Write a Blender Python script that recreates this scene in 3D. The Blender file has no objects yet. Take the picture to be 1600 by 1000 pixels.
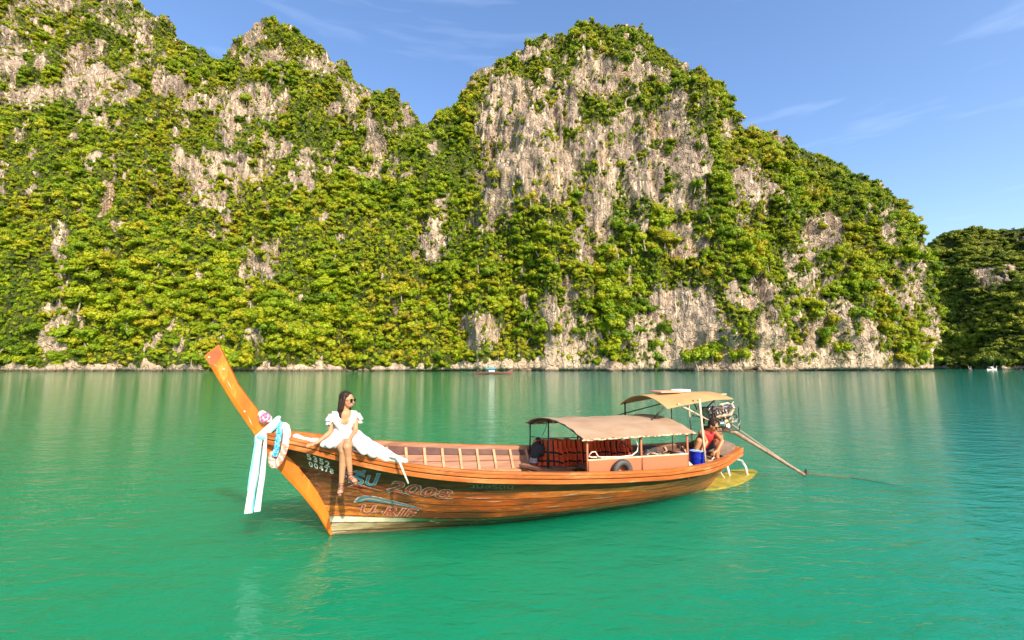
import bpy, bmesh, math, random
import numpy as np
from mathutils import Vector, Matrix, Euler
R = math.radians
random.seed(7); RNG = np.random.default_rng(7)
sc = bpy.context.scene
COL = sc.collection

# ------------------------------------------------------------------ camera
F_PX, CAM_H = 711.1, 2.4
PITCH = math.atan(72 / F_PX)
cam_d = bpy.data.cameras.new('camera'); cam = bpy.data.objects.new('camera', cam_d); COL.objects.link(cam)
cam_d.sensor_width = 36; cam_d.lens = 36 * F_PX / 1600; cam_d.clip_start = .1; cam_d.clip_end = 9000
cam.location = (0, 0, CAM_H); cam.rotation_euler = (math.pi / 2 + PITCH, 0, 0)
sc.camera = cam

# ------------------------------------------------------------------ sky, sun, exposure
SUN_EL, SUN_AZ = R(37), R(29)          # azimuth: to the right of straight behind the camera
w = bpy.data.worlds.new('World'); sc.world = w; w.use_nodes = True
nt = w.node_tree; nt.nodes.clear()
def N_(t, ty, **k):
    n = t.nodes.new(ty)
    for a, b in k.items(): setattr(n, a, b)
    return n
out = N_(nt, 'ShaderNodeOutputWorld'); bg = N_(nt, 'ShaderNodeBackground')
sky = N_(nt, 'ShaderNodeTexSky', sky_type='NISHITA', sun_disc=False)
sky.sun_elevation = SUN_EL; sky.sun_rotation = math.pi - SUN_AZ
sky.air_density = 1.0; sky.dust_density = 1.8; sky.ozone_density = 1.3; sky.altitude = 0
hsv = N_(nt, 'ShaderNodeHueSaturation'); hsv.inputs['Saturation'].default_value = 1.16; hsv.inputs['Hue'].default_value = .505
tc = N_(nt, 'ShaderNodeTexCoord'); mp = N_(nt, 'ShaderNodeMapping')
mp.inputs['Rotation'].default_value = (0, R(14), R(20)); mp.inputs['Scale'].default_value = (1.2, 2.5, 13)
cn = N_(nt, 'ShaderNodeTexNoise'); cn.inputs['Scale'].default_value = 1.6; cn.inputs['Detail'].default_value = 4; cn.inputs['Roughness'].default_value = .55
cr = N_(nt, 'ShaderNodeMapRange'); cr.inputs[1].default_value = .56; cr.inputs[2].default_value = .85; cr.inputs[3].default_value = 0; cr.inputs[4].default_value = .1
mixc = N_(nt, 'ShaderNodeMix', data_type='RGBA'); mixc.inputs['B'].default_value = (8.5, 9.2, 10, 1)
nt.links.new(tc.outputs['Generated'], mp.inputs['Vector']); nt.links.new(mp.outputs[0], cn.inputs['Vector'])
nt.links.new(cn.outputs['Fac'], cr.inputs[0]); nt.links.new(cr.outputs[0], mixc.inputs['Factor'])
nt.links.new(sky.outputs[0], hsv.inputs['Color']); nt.links.new(hsv.outputs[0], mixc.inputs['A'])
nt.links.new(mixc.outputs['Result'], bg.inputs['Color']); nt.links.new(bg.outputs[0], out.inputs['Surface'])
bg.inputs['Strength'].default_value = .15
sun_d = bpy.data.lights.new('sun', 'SUN'); sun_d.energy = 4.2; sun_d.angle = R(.5); sun_d.color = (1, .87, .68)
sun = bpy.data.objects.new('sun', sun_d); COL.objects.link(sun)
LDIR = Vector((-math.sin(SUN_AZ) * math.cos(SUN_EL), math.cos(SUN_AZ) * math.cos(SUN_EL), -math.sin(SUN_EL)))
sun.rotation_euler = LDIR.to_track_quat('-Z', 'Y').to_euler()
vs = sc.view_settings; vs.view_transform = 'Standard'; vs.look = 'None'; vs.exposure = 1.03; vs.gamma = 1; vs.use_curve_mapping = False
try:
    sc.cycles.max_bounces = 6; sc.cycles.diffuse_bounces = 3; sc.cycles.glossy_bounces = 3; sc.cycles.transmission_bounces = 2
except Exception: pass

# ------------------------------------------------------------------ numpy helpers
def ray(px, py):
    v = (px - 800.0, F_PX, 500.0 - py); c, s = math.cos(PITCH), math.sin(PITCH)
    return np.array([v[0], v[1] * c - v[2] * s, v[1] * s + v[2] * c])
def at(px, py, z=None, d=None):                     # a point of the place seen at a pixel, at height z or at distance d
    r = ray(px, py); t = (z - CAM_H) / r[2] if z is not None else d / r[1]
    return np.array([0, 0, CAM_H]) + r * t
def proj(P):
    q = P - np.array([0, 0, CAM_H]); c, s = math.cos(PITCH), math.sin(PITCH)
    y = q[:, 1] * c + q[:, 2] * s; z = -q[:, 1] * s + q[:, 2] * c
    y = np.maximum(y, 1e-3)
    return 800 + F_PX * q[:, 0] / y, 500 - F_PX * z / y
def vnoise(P, seed=0):
    P = np.asarray(P, float); i = np.floor(P).astype(np.int64); f = P - i; u = f * f * (3 - 2 * f); o = np.zeros(len(P))
    for dx in (0, 1):
        for dy in (0, 1):
            for dz in (0, 1):
                h = (i[:, 0] + dx) * 374761393 + (i[:, 1] + dy) * 668265263 + (i[:, 2] + dz) * 2147483647 + seed * 1274126177
                h = (h ^ (h >> 13)) & 0xffffffff; h = (h * 1274126177) & 0xffffffff; h = h ^ (h >> 16)
                v = (h & 0xffff) / 32767.5 - 1
                o += v * (u[:, 0] if dx else 1 - u[:, 0]) * (u[:, 1] if dy else 1 - u[:, 1]) * (u[:, 2] if dz else 1 - u[:, 2])
    return o
def fbm(P, oct=4, seed=0, rough=.5):
    o = 0; a = 1; t = 0
    for k in range(oct): o = o + a * vnoise(P * 2 ** k + 17.3 * k, seed + k); t += a; a *= rough
    return o / t

# ------------------------------------------------------------------ materials
MATS = {}
def mat(name, col, rough=.6, metal=0, spec=.5, c2=None, scale=5, stretch=(1, 1, 1), detail=5, bump=0, bscale=None, lo=.35, hi=.65, coord='Object', c3=None, s3=1.5, lo3=.5, hi3=.62, bdist=.02, sheen=0, transl=0):
    if name in MATS: return MATS[name]
    m = bpy.data.materials.new(name); m.use_nodes = True; t = m.node_tree; p = t.nodes['Principled BSDF']; L = t.links.new
    p.inputs['Roughness'].default_value = rough; p.inputs['Metallic'].default_value = metal; p.inputs['Specular IOR Level'].default_value = spec
    p.inputs['Base Color'].default_value = (*col, 1)
    if c2 or bump:
        tcn = N_(t, 'ShaderNodeTexCoord'); mpn = N_(t, 'ShaderNodeMapping'); mpn.inputs['Scale'].default_value = stretch
        L(tcn.outputs[coord], mpn.inputs['Vector'])
    if c2:
        n = N_(t, 'ShaderNodeTexNoise'); n.inputs['Scale'].default_value = scale; n.inputs['Detail'].default_value = detail; n.inputs['Roughness'].default_value = .65
        L(mpn.outputs[0], n.inputs['Vector'])
        mr = N_(t, 'ShaderNodeMapRange'); mr.inputs[1].default_value = lo; mr.inputs[2].default_value = hi; L(n.outputs['Fac'], mr.inputs[0])
        mx = N_(t, 'ShaderNodeMix', data_type='RGBA'); mx.inputs['A'].default_value = (*col, 1); mx.inputs['B'].default_value = (*c2, 1)
        L(mr.outputs[0], mx.inputs['Factor']); res = mx.outputs['Result']
        if c3:
            n3 = N_(t, 'ShaderNodeTexNoise'); n3.inputs['Scale'].default_value = s3; n3.inputs['Detail'].default_value = 8; n3.inputs['Roughness'].default_value = .7
            L(mpn.outputs[0], n3.inputs['Vector'])
            m3 = N_(t, 'ShaderNodeMapRange'); m3.inputs[1].default_value = lo3; m3.inputs[2].default_value = hi3; L(n3.outputs['Fac'], m3.inputs[0])
            x3 = N_(t, 'ShaderNodeMix', data_type='RGBA'); x3.inputs['B'].default_value = (*c3, 1); L(m3.outputs[0], x3.inputs['Factor']); L(res, x3.inputs['A']); res = x3.outputs['Result']
        L(res, p.inputs['Base Color'])
    if bump:
        n2 = N_(t, 'ShaderNodeTexNoise'); n2.inputs['Scale'].default_value = bscale or scale * 2; n2.inputs['Detail'].default_value = 5
        L(mpn.outputs[0], n2.inputs['Vector']); b = N_(t, 'ShaderNodeBump'); b.inputs['Strength'].default_value = bump; b.inputs['Distance'].default_value = bdist
        L(n2.outputs['Fac'], b.inputs['Height']); L(b.outputs[0], p.inputs['Normal'])
    if transl:
        tr = N_(t, 'ShaderNodeBsdfTranslucent'); tr.inputs['Color'].default_value = (*col, 1); ms = N_(t, 'ShaderNodeMixShader'); ms.inputs[0].default_value = transl
        L(p.outputs[0], ms.inputs[1]); L(tr.outputs[0], ms.inputs[2]); L(ms.outputs[0], t.nodes['Material Output'].inputs['Surface'])
    MATS[name] = m; return m

# ------------------------------------------------------------------ mesh helpers
def link(name, me, m=None, parent=None, smooth=False):
    o = bpy.data.objects.new(name, me); COL.objects.link(o)
    if m is not None and not me.materials: me.materials.append(m)
    if parent is not None: o.parent = parent
    if smooth: me.polygons.foreach_set('use_smooth', [True] * len(me.polygons))
    return o
def tag(o, label=None, cat=None, group=None, kind=None):
    if label: o['label'] = label
    if cat: o['category'] = cat
    if group: o['group'] = group
    if kind: o['kind'] = kind
    return o
def root(name, M, label, cat, group=None):
    o = bpy.data.objects.new(name, None); COL.objects.link(o); o.matrix_world = M; o.empty_display_size = .1
    return tag(o, label, cat, group)
class MB:
    def __init__(s): s.v = []; s.f = []
    def add(s, vs, fs):
        b = len(s.v); s.v += [tuple(map(float, v)) for v in vs]; s.f += [tuple(b + i for i in f) for f in fs]
    def box(s, c, d, rot=None):
        M = rot if rot is not None else Matrix.Identity(3)
        vs = [Vector(c) + M @ Vector((x * d[0] / 2, y * d[1] / 2, z * d[2] / 2)) for x in (-1, 1) for y in (-1, 1) for z in (-1, 1)]
        s.add(vs, [(0, 1, 3, 2), (4, 6, 7, 5), (0, 4, 5, 1), (2, 3, 7, 6), (0, 2, 6, 4), (1, 5, 7, 3)]); return s
    def beam(s, a, b, wd, ht, up=(0, 0, 1)):
        a, b = Vector(a), Vector(b); x = (b - a).normalized(); y = Vector(up).cross(x).normalized(); z = x.cross(y)
        return s.box((a + b) / 2, ((b - a).length, wd, ht), Matrix((x, y, z)).transposed())
    def tube(s, pts, r, n=8, cap=True):
        pts = [Vector(p) for p in pts]; k = len(pts); rs = r if isinstance(r, (list, tuple)) else [r] * k
        ref = None; rings = []
        for i, p in enumerate(pts):
            t = (pts[min(i + 1, k - 1)] - pts[max(i - 1, 0)]).normalized()
            if ref is None: ref = t.orthogonal().normalized()
            ref = (ref - t * ref.dot(t)).normalized(); bi = t.cross(ref)
            rings.append([p + (ref * math.cos(a) + bi * math.sin(a)) * rs[i] for a in [2 * math.pi * j / n for j in range(n)]])
        vs = [q for g in rings for q in g]; fs = []
        for i in range(k - 1):
            for j in range(n): fs.append((i * n + j, i * n + (j + 1) % n, (i + 1) * n + (j + 1) % n, (i + 1) * n + j))
        if cap: fs.append(tuple(range(n - 1, -1, -1))); fs.append(tuple((k - 1) * n + j for j in range(n)))
        s.add(vs, fs); return s
    def ball(s, c, r, n=12, m=8, rot=None):
        r = r if isinstance(r, (list, tuple)) else (r, r, r); M = rot if rot is not None else Matrix.Identity(3); vs = []; fs = []
        for i in range(1, m):
            th = math.pi * i / m
            for j in range(n):
                a = 2 * math.pi * j / n
                vs.append(Vector(c) + M @ Vector((r[0] * math.sin(th) * math.cos(a), r[1] * math.sin(th) * math.sin(a), r[2] * math.cos(th))))
        for i in range(m - 2):
            for j in range(n): fs.append((i * n + j, (i + 1) * n + j, (i + 1) * n + (j + 1) % n, i * n + (j + 1) % n))
        top = len(vs); vs.append(Vector(c) + M @ Vector((0, 0, r[2]))); bot = len(vs); vs.append(Vector(c) + M @ Vector((0, 0, -r[2])))
        for j in range(n): fs.append((top, j, (j + 1) % n)); fs.append((bot, (m - 2) * n + (j + 1) % n, (m - 2) * n + j))
        s.add(vs, fs); return s
    def cap(s, a, b, ra, rb, n=14):                  # tapered capsule, closed
        a, b = Vector(a), Vector(b); d = (b - a).normalized(); pts = []; rs = []
        for t in (0, .3, .6, .85, 1): ang = t * math.pi / 2; pts.append(a - d * ra * math.cos(ang)); rs.append(max(ra * math.sin(ang), ra * .02))
        for t in (1, .85, .6, .3, 0)[0:]: ang = t * math.pi / 2; pts.append(b + d * rb * math.cos(ang)); rs.append(max(rb * math.sin(ang), rb * .02))
        return s.tube(pts, rs, n)
    def torus(s, c, Rr, r, M=None, n=28, m=10, a0=0, a1=2 * math.pi):
        M = M if M is not None else Matrix.Identity(3)
        pts = [Vector(c) + M @ Vector((Rr * math.cos(a0 + (a1 - a0) * i / n), Rr * math.sin(a0 + (a1 - a0) * i / n), 0)) for i in range(n + 1)]
        return s.tube(pts, r, m)
    def grid(s, fn, nu, nv):
        vs = [fn(i / nu, j / nv) for i in range(nu + 1) for j in range(nv + 1)]
        fs = [(i * (nv + 1) + j, (i + 1) * (nv + 1) + j, (i + 1) * (nv + 1) + j + 1, i * (nv + 1) + j + 1) for i in range(nu) for j in range(nv)]
        s.add(vs, fs); return s
    def slab(s, fo, fi, nu, nv):                     # closed slab between an outer and an inner surface
        V = lambda fn: [Vector(fn(i / nu, j / nv)) for i in range(nu + 1) for j in range(nv + 1)]
        A, B = V(fo), V(fi); K = len(A); W_ = nv + 1; fs = []
        for i in range(nu):
            for j in range(nv):
                q = (i * W_ + j, (i + 1) * W_ + j, (i + 1) * W_ + j + 1, i * W_ + j + 1)
                fs.append(q); fs.append(tuple(K + x for x in reversed(q)))
        for i in range(nu):
            a, b = i * W_, (i + 1) * W_; fs.append((a, K + a, K + b, b)); a, b = a + nv, b + nv; fs.append((a, b, K + b, K + a))
        for j in range(nv):
            fs.append((j, j + 1, K + j + 1, K + j)); a = nu * W_ + j; fs.append((a, K + a, K + a + 1, a + 1))
        s.add(A + B, fs); return s
    def mesh(s, name):
        me = bpy.data.meshes.new(name); me.from_pydata(s.v, [], s.f); me.update(); return me
    def obj(s, name, m=None, parent=None, smooth=False, bevel=0, auto=None):
        o = link(name, s.mesh(name), m, parent, smooth)
        if bevel:
            b = o.modifiers.new('bevel', 'BEVEL'); b.width = bevel; b.segments = 2; b.limit_method = 'ANGLE'
        if smooth and auto:
            bm = bmesh.new(); bm.from_mesh(o.data)
            for e in bm.edges:
                if len(e.link_faces) == 2 and e.calc_face_angle(0) > R(auto): e.smooth = False
            bm.to_mesh(o.data); bm.free()
        return o
def remeshed(mb, name, m, parent, voxel=.007, smooth_it=4, disp=None):
    o = link('tmp', mb.mesh('tmp'))
    r = o.modifiers.new('r', 'REMESH'); r.mode = 'VOXEL'; r.voxel_size = voxel
    q = o.modifiers.new('s', 'SMOOTH'); q.iterations = smooth_it; q.factor = .5
    dg = bpy.context.evaluated_depsgraph_get(); me = bpy.data.meshes.new_from_object(o.evaluated_get(dg))
    bpy.data.objects.remove(o)
    me.name = name
    if disp is not None:
        n = len(me.vertices); co = np.empty(n * 3); me.vertices.foreach_get('co', co); no = np.empty(n * 3); me.vertices.foreach_get('normal', no)
        co = co.reshape(-1, 3); no = no.reshape(-1, 3); co = co + no * disp(co)[:, None]; me.vertices.foreach_set('co', co.ravel()); me.update()
    me.materials.clear(); return link(name, me, m, parent, True)

# ================================================================== THE WATER
def water_mat():
    m = bpy.data.materials.new('lagoon_water'); m.use_nodes = True; t = m.node_tree; L = t.links.new; p = t.nodes['Principled BSDF']
    geo = N_(t, 'ShaderNodeNewGeometry')
    # body colour of the turbid lagoon: emerald, turning to turquoise on the right, where blue sky reflection is painted in
    sx = N_(t, 'ShaderNodeSeparateXYZ'); L(geo.outputs['Position'], sx.inputs[0])
    n = N_(t, 'ShaderNodeTexNoise'); n.inputs['Scale'].default_value = .11; n.inputs['Detail'].default_value = 3; L(geo.outputs['Position'], n.inputs['Vector'])
    ma = N_(t, 'ShaderNodeMath', operation='MULTIPLY_ADD'); ma.inputs[1].default_value = 7; L(n.outputs['Fac'], ma.inputs[0]); L(sx.outputs['X'], ma.inputs[2])
    mr = N_(t, 'ShaderNodeMapRange'); mr.inputs[1].default_value = 3; mr.inputs[2].default_value = 17; L(ma.outputs[0], mr.inputs[0])
    mx = N_(t, 'ShaderNodeMix', data_type='RGBA'); mx.inputs['A'].default_value = (.004, .182, .086, 1); mx.inputs['B'].default_value = (.003, .16, .128, 1)
    L(mr.outputs[0], mx.inputs['Factor']); L(mx.outputs['Result'], p.inputs['Base Color'])
    p.inputs['Roughness'].default_value = .05; p.inputs['IOR'].default_value = 1.33; p.inputs['Specular IOR Level'].default_value = .33
    p.inputs['Subsurface Weight'].default_value = .9; p.inputs['Subsurface Radius'].default_value = (1, 1, 1); p.inputs['Subsurface Scale'].default_value = 8.0
    def wave(scale, stretch, rot, det, dist=0):
        mp = N_(t, 'ShaderNodeMapping'); mp.inputs['Rotation'].default_value = (0, 0, R(rot)); mp.inputs['Scale'].default_value = stretch
        L(geo.outputs['Position'], mp.inputs['Vector']); q = N_(t, 'ShaderNodeTexNoise'); q.inputs['Scale'].default_value = scale; q.inputs['Detail'].default_value = det
        q.inputs['Roughness'].default_value = .5; q.inputs['Distortion'].default_value = dist; L(mp.outputs[0], q.inputs['Vector']); return q.outputs['Fac']
    b1 = N_(t, 'ShaderNodeBump'); b1.inputs['Strength'].default_value = 1; b1.inputs['Distance'].default_value = .05; L(wave(1.5, (.55, 1, 1), -12, 2, .4), b1.inputs['Height'])
    b2 = N_(t, 'ShaderNodeBump'); b2.inputs['Strength'].default_value = 1; b2.inputs['Distance'].default_value = .026; L(wave(6.0, (.5, 1, 1), 14, 3, .5), b2.inputs['Height']); L(b1.outputs[0], b2.inputs['Normal'])
    b3 = N_(t, 'ShaderNodeBump'); b3.inputs['Strength'].default_value = 1; b3.inputs['Distance'].default_value = .009; L(wave(17, (.6, 1, 1), -4, 3, .3), b3.inputs['Height']); L(b2.outputs[0], b3.inputs['Normal'])
    L(b3.outputs[0], p.inputs['Normal'])
    return m
mb = MB(); mb.add([(-2500, -300, 0), (2500, -300, 0), (2500, 4500, 0), (-2500, 4500, 0)], [(0, 1, 2, 3)])
tag(mb.obj('sea', water_mat()), kind='structure')
# bed of the lagoon, so that the land stands in something
mb = MB(); mb.add([(-2500, -300, -9), (2500, -300, -9), (2500, 4500, -9), (-2500, 4500, -9)], [(0, 1, 2, 3)])
tag(mb.obj('seabed', mat('sand_bed', (.3, .27, .2), c2=(.2, .2, .15))), kind='structure')

# ================================================================== THE LIMESTONE WALLS
ROCK = [(10,85,25,45,.8),(85,8,30,14,.7),(130,122,30,44,.9),(45,150,40,18,.9),(200,22,48,26,.65),(225,75,14,28,.7),(158,80,9,26,.7),(190,135,20,26,.7),(30,20,26,18,.4),
 (268,135,25,13,.9),(310,160,26,10,.9),(382,165,52,26,.85),(365,203,13,15,.95),(394,50,13,24,.95),(427,92,26,13,.8),(505,100,26,13,.85),(556,140,22,15,.8),(535,170,20,9,.6),
 (635,170,9,22,.9),(432,232,20,14,.9),(482,252,17,20,.7),(278,254,10,20,.9),(348,262,62,21,.85),(335,302,36,22,.9),(585,235,14,40,.85),(612,262,28,18,.65),(482,286,7,14,.8),
 (432,385,10,20,.6),(97,410,10,46,.9),(90,490,20,20,.6),(80,540,18,12,.7),(388,420,12,30,.8),(418,410,16,30,.7),(395,530,12,15,.7),(155,190,22,7,.8),(245,110,14,10,.5),
 (600,270,36,12,.5),(680,370,20,34,.7),(650,402,9,10,.7),(750,520,26,28,.8),(880,505,32,52,.85),(825,285,72,32,.85),(775,335,30,26,.6),(922,350,28,42,.95),
 (800,205,42,66,.98),(815,150,38,20,.85),(875,215,30,70,.92),(825,85,15,10,.9),(860,68,14,12,.8),(935,122,36,24,.85),(950,235,34,42,.92),(1008,220,38,34,.85),(1003,112,26,13,.9),
 (1060,190,38,48,.6),(1065,275,38,46,.85),(726,138,10,8,.8),(745,115,12,7,.8),(770,130,8,18,.7),(935,260,50,22,.7),(1010,285,76,30,.85),(1068,375,36,22,.9),(1170,308,24,44,.8),
 (1140,200,12,14,.5),(1170,455,32,24,.85),(1060,520,62,56,1.0),(1262,430,28,36,.7),(1284,362,26,24,.9),(1388,355,13,32,.8),(1435,420,11,42,.9),(1415,455,20,34,.8),(1305,522,60,42,.8),
 (1205,530,22,44,.85),(1145,545,22,30,.7),(1455,525,15,42,.85),(920,530,22,36,.6),(1255,230,8,16,.4),(990,330,20,40,.4),(1230,500,14,30,.5),(1350,560,40,12,.8),(970,575,60,9,.8)]
RK = np.array(ROCK)
def rock_mask(P):
    px, py = proj(P); m = np.zeros(len(P))
    wob = fbm(P / 9.0, 3, 50) * .55 + fbm(P / 2.6, 2, 60) * .35
    for cx, cy, rx, ry, s in ROCK:
        rx, ry = rx * 1.12, ry * 1.1
        d = ((px - cx) / rx) ** 2 + ((py - cy) / ry) ** 2
        sel = d < 5
        if sel.any():
            g = np.zeros(len(P)); g[sel] = s * np.clip(1.55 - d[sel] * .75, 0, 1.0); m = np.maximum(m, g)
    band = np.clip((3.4 + 9.0 * wob - P[:, 2]) / 1.2, 0, 1)                       # bare foot above the tide line
    high = np.where(px > 715, np.clip((6.5 + 10 * wob - P[:, 2]) / 3, 0, 1), 0)
    m = np.clip(m + wob * 1.0 * (m > .04), 0, 1)
    spot = fbm(P / np.array([5.0, 5.0, 11.0]), 3, 71); hi_ = np.clip(P[:, 2] / 130, 0, 1)
    m = np.maximum(m, np.clip((spot - .36 + .2 * hi_) * 6, 0, .9))                   # small bare spots everywhere
    tuft = fbm(P / np.array([4.5, 4.5, 6.0]), 3, 83); m = m * (1 - np.clip((tuft - .2) * 5, 0, 1) * (m < .999))   # green tufts in the rock
    return np.maximum(np.maximum(m, band), high)

def cliff_material():
    m = bpy.data.materials.new('limestone_rock'); m.use_nodes = True; t = m.node_tree; L = t.links.new; p = t.nodes['Principled BSDF']; p.inputs['Roughness'].default_value = .85; p.inputs['Specular IOR Level'].default_value = .2
    geo = N_(t, 'ShaderNodeNewGeometry')
    def ns(scale, stretch, det=6, rough=.6):
        mp = N_(t, 'ShaderNodeMapping'); mp.inputs['Scale'].default_value = stretch; L(geo.outputs['Position'], mp.inputs['Vector'])
        n = N_(t, 'ShaderNodeTexNoise'); n.inputs['Scale'].default_value = scale; n.inputs['Detail'].default_value = det; n.inputs['Roughness'].default_value = rough; L(mp.outputs[0], n.inputs['Vector']); return n.outputs['Fac']
    def mr(x, a, b, c=0, d=1):
        n = N_(t, 'ShaderNodeMapRange'); n.inputs[1].default_value = a; n.inputs[2].default_value = b; n.inputs[3].default_value = c; n.inputs[4].default_value = d; L(x, n.inputs[0]); return n.outputs[0]
    def mix(f, a, b):
        n = N_(t, 'ShaderNodeMix', data_type='RGBA'); L(f, n.inputs['Factor'])
        for k, v in (('A', a), ('B', b)):
            if isinstance(v, tuple): n.inputs[k].default_value = (*v, 1)
            else: L(v, n.inputs[k])
        return n.outputs['Result']
    c = mix(mr(ns(.09, (1, 1, .6)), .4, .62), (.31, .235, .175), (.48, .37, .27))
    c = mix(mr(ns(.05, (1, 1, .45), 5), .48, .6, 0, .75), c, (.22, .175, .145))          # broad grey weathering
    c = mix(mr(ns(.06, (1, 1, .5)), .56, .72), c, (.38, .23, .12))                    # ochre bleeding
    c = mix(mr(ns(.5, (1, 1, .09), 7), .44, .66), c, (.13, .1, .085))                # dark weeping streaks
    c = mix(mr(ns(.75, (1, 1, .07), 6), .56, .68), c, (.78, .65, .47))                # pale flowstone streaks
    c = mix(mr(ns(1.4, (1, 1, .5), 6, .7), .52, .68, 0, .45), c, (.12, .095, .08))
    sz = N_(t, 'ShaderNodeSeparateXYZ'); L(geo.outputs['Position'], sz.inputs[0])
    c = mix(mr(sz.outputs['Z'], 30, 5, 0, .4), c, (.62, .48, .33))                  # washed foot
    c = mix(mr(sz.outputs['Z'], 1.5, .5), c, (.09, .075, .05))                      # algae at the tide line
    a = N_(t, 'ShaderNodeAttribute'); a.attribute_name = 'veg'
    va = N_(t, 'ShaderNodeMath', operation='ADD'); L(a.outputs['Fac'], va.inputs[0]); L(mr(ns(.6, (1, 1, .7)), .3, .7, -.3, .3), va.inputs[1])
    green = mix(mr(ns(.5, (1, 1, 1)), .4, .6), (.022, .04, .006), (.075, .085, .012))  # undergrowth, darkened to paint in the shade between crowns
    c = mix(mr(va.outputs[0], .35, .65), c, green)
    L(c, p.inputs['Base Color'])
    b = N_(t, 'ShaderNodeBump'); b.inputs['Strength'].default_value = 1; b.inputs['Distance'].default_value = .9; L(ns(.9, (1, 1, .25), 8, .7), b.inputs['Height'])
    mpv = N_(t, 'ShaderNodeMapping'); mpv.inputs['Scale'].default_value = (1, 1, .28); nw = N_(t, 'ShaderNodeTexNoise'); nw.inputs['Scale'].default_value = .4; L(geo.outputs['Position'], nw.inputs['Vector'])
    va2 = N_(t, 'ShaderNodeVectorMath', operation='MULTIPLY_ADD'); va2.inputs[1].default_value = (5, 5, 9); L(nw.outputs['Color'], va2.inputs[0]); L(geo.outputs['Position'], va2.inputs[2]); L(va2.outputs[0], mpv.inputs['Vector'])
    vo = N_(t, 'ShaderNodeTexVoronoi', feature='DISTANCE_TO_EDGE'); vo.inputs['Scale'].default_value = .33; L(mpv.outputs[0], vo.inputs['Vector'])
    vr = N_(t, 'ShaderNodeMapRange'); vr.inputs[1].default_value = 0; vr.inputs[2].default_value = .16; L(vo.outputs['Distance'], vr.inputs[0])
    b2 = N_(t, 'ShaderNodeBump'); b2.inputs['Strength'].default_value = 1; b2.inputs['Distance'].default_value = .55; L(vr.outputs[0], b2.inputs['Height']); L(b.outputs[0], b2.inputs['Normal']); L(b2.outputs[0], p.inputs['Normal'])
    return m
ROCKM = cliff_material()

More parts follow.
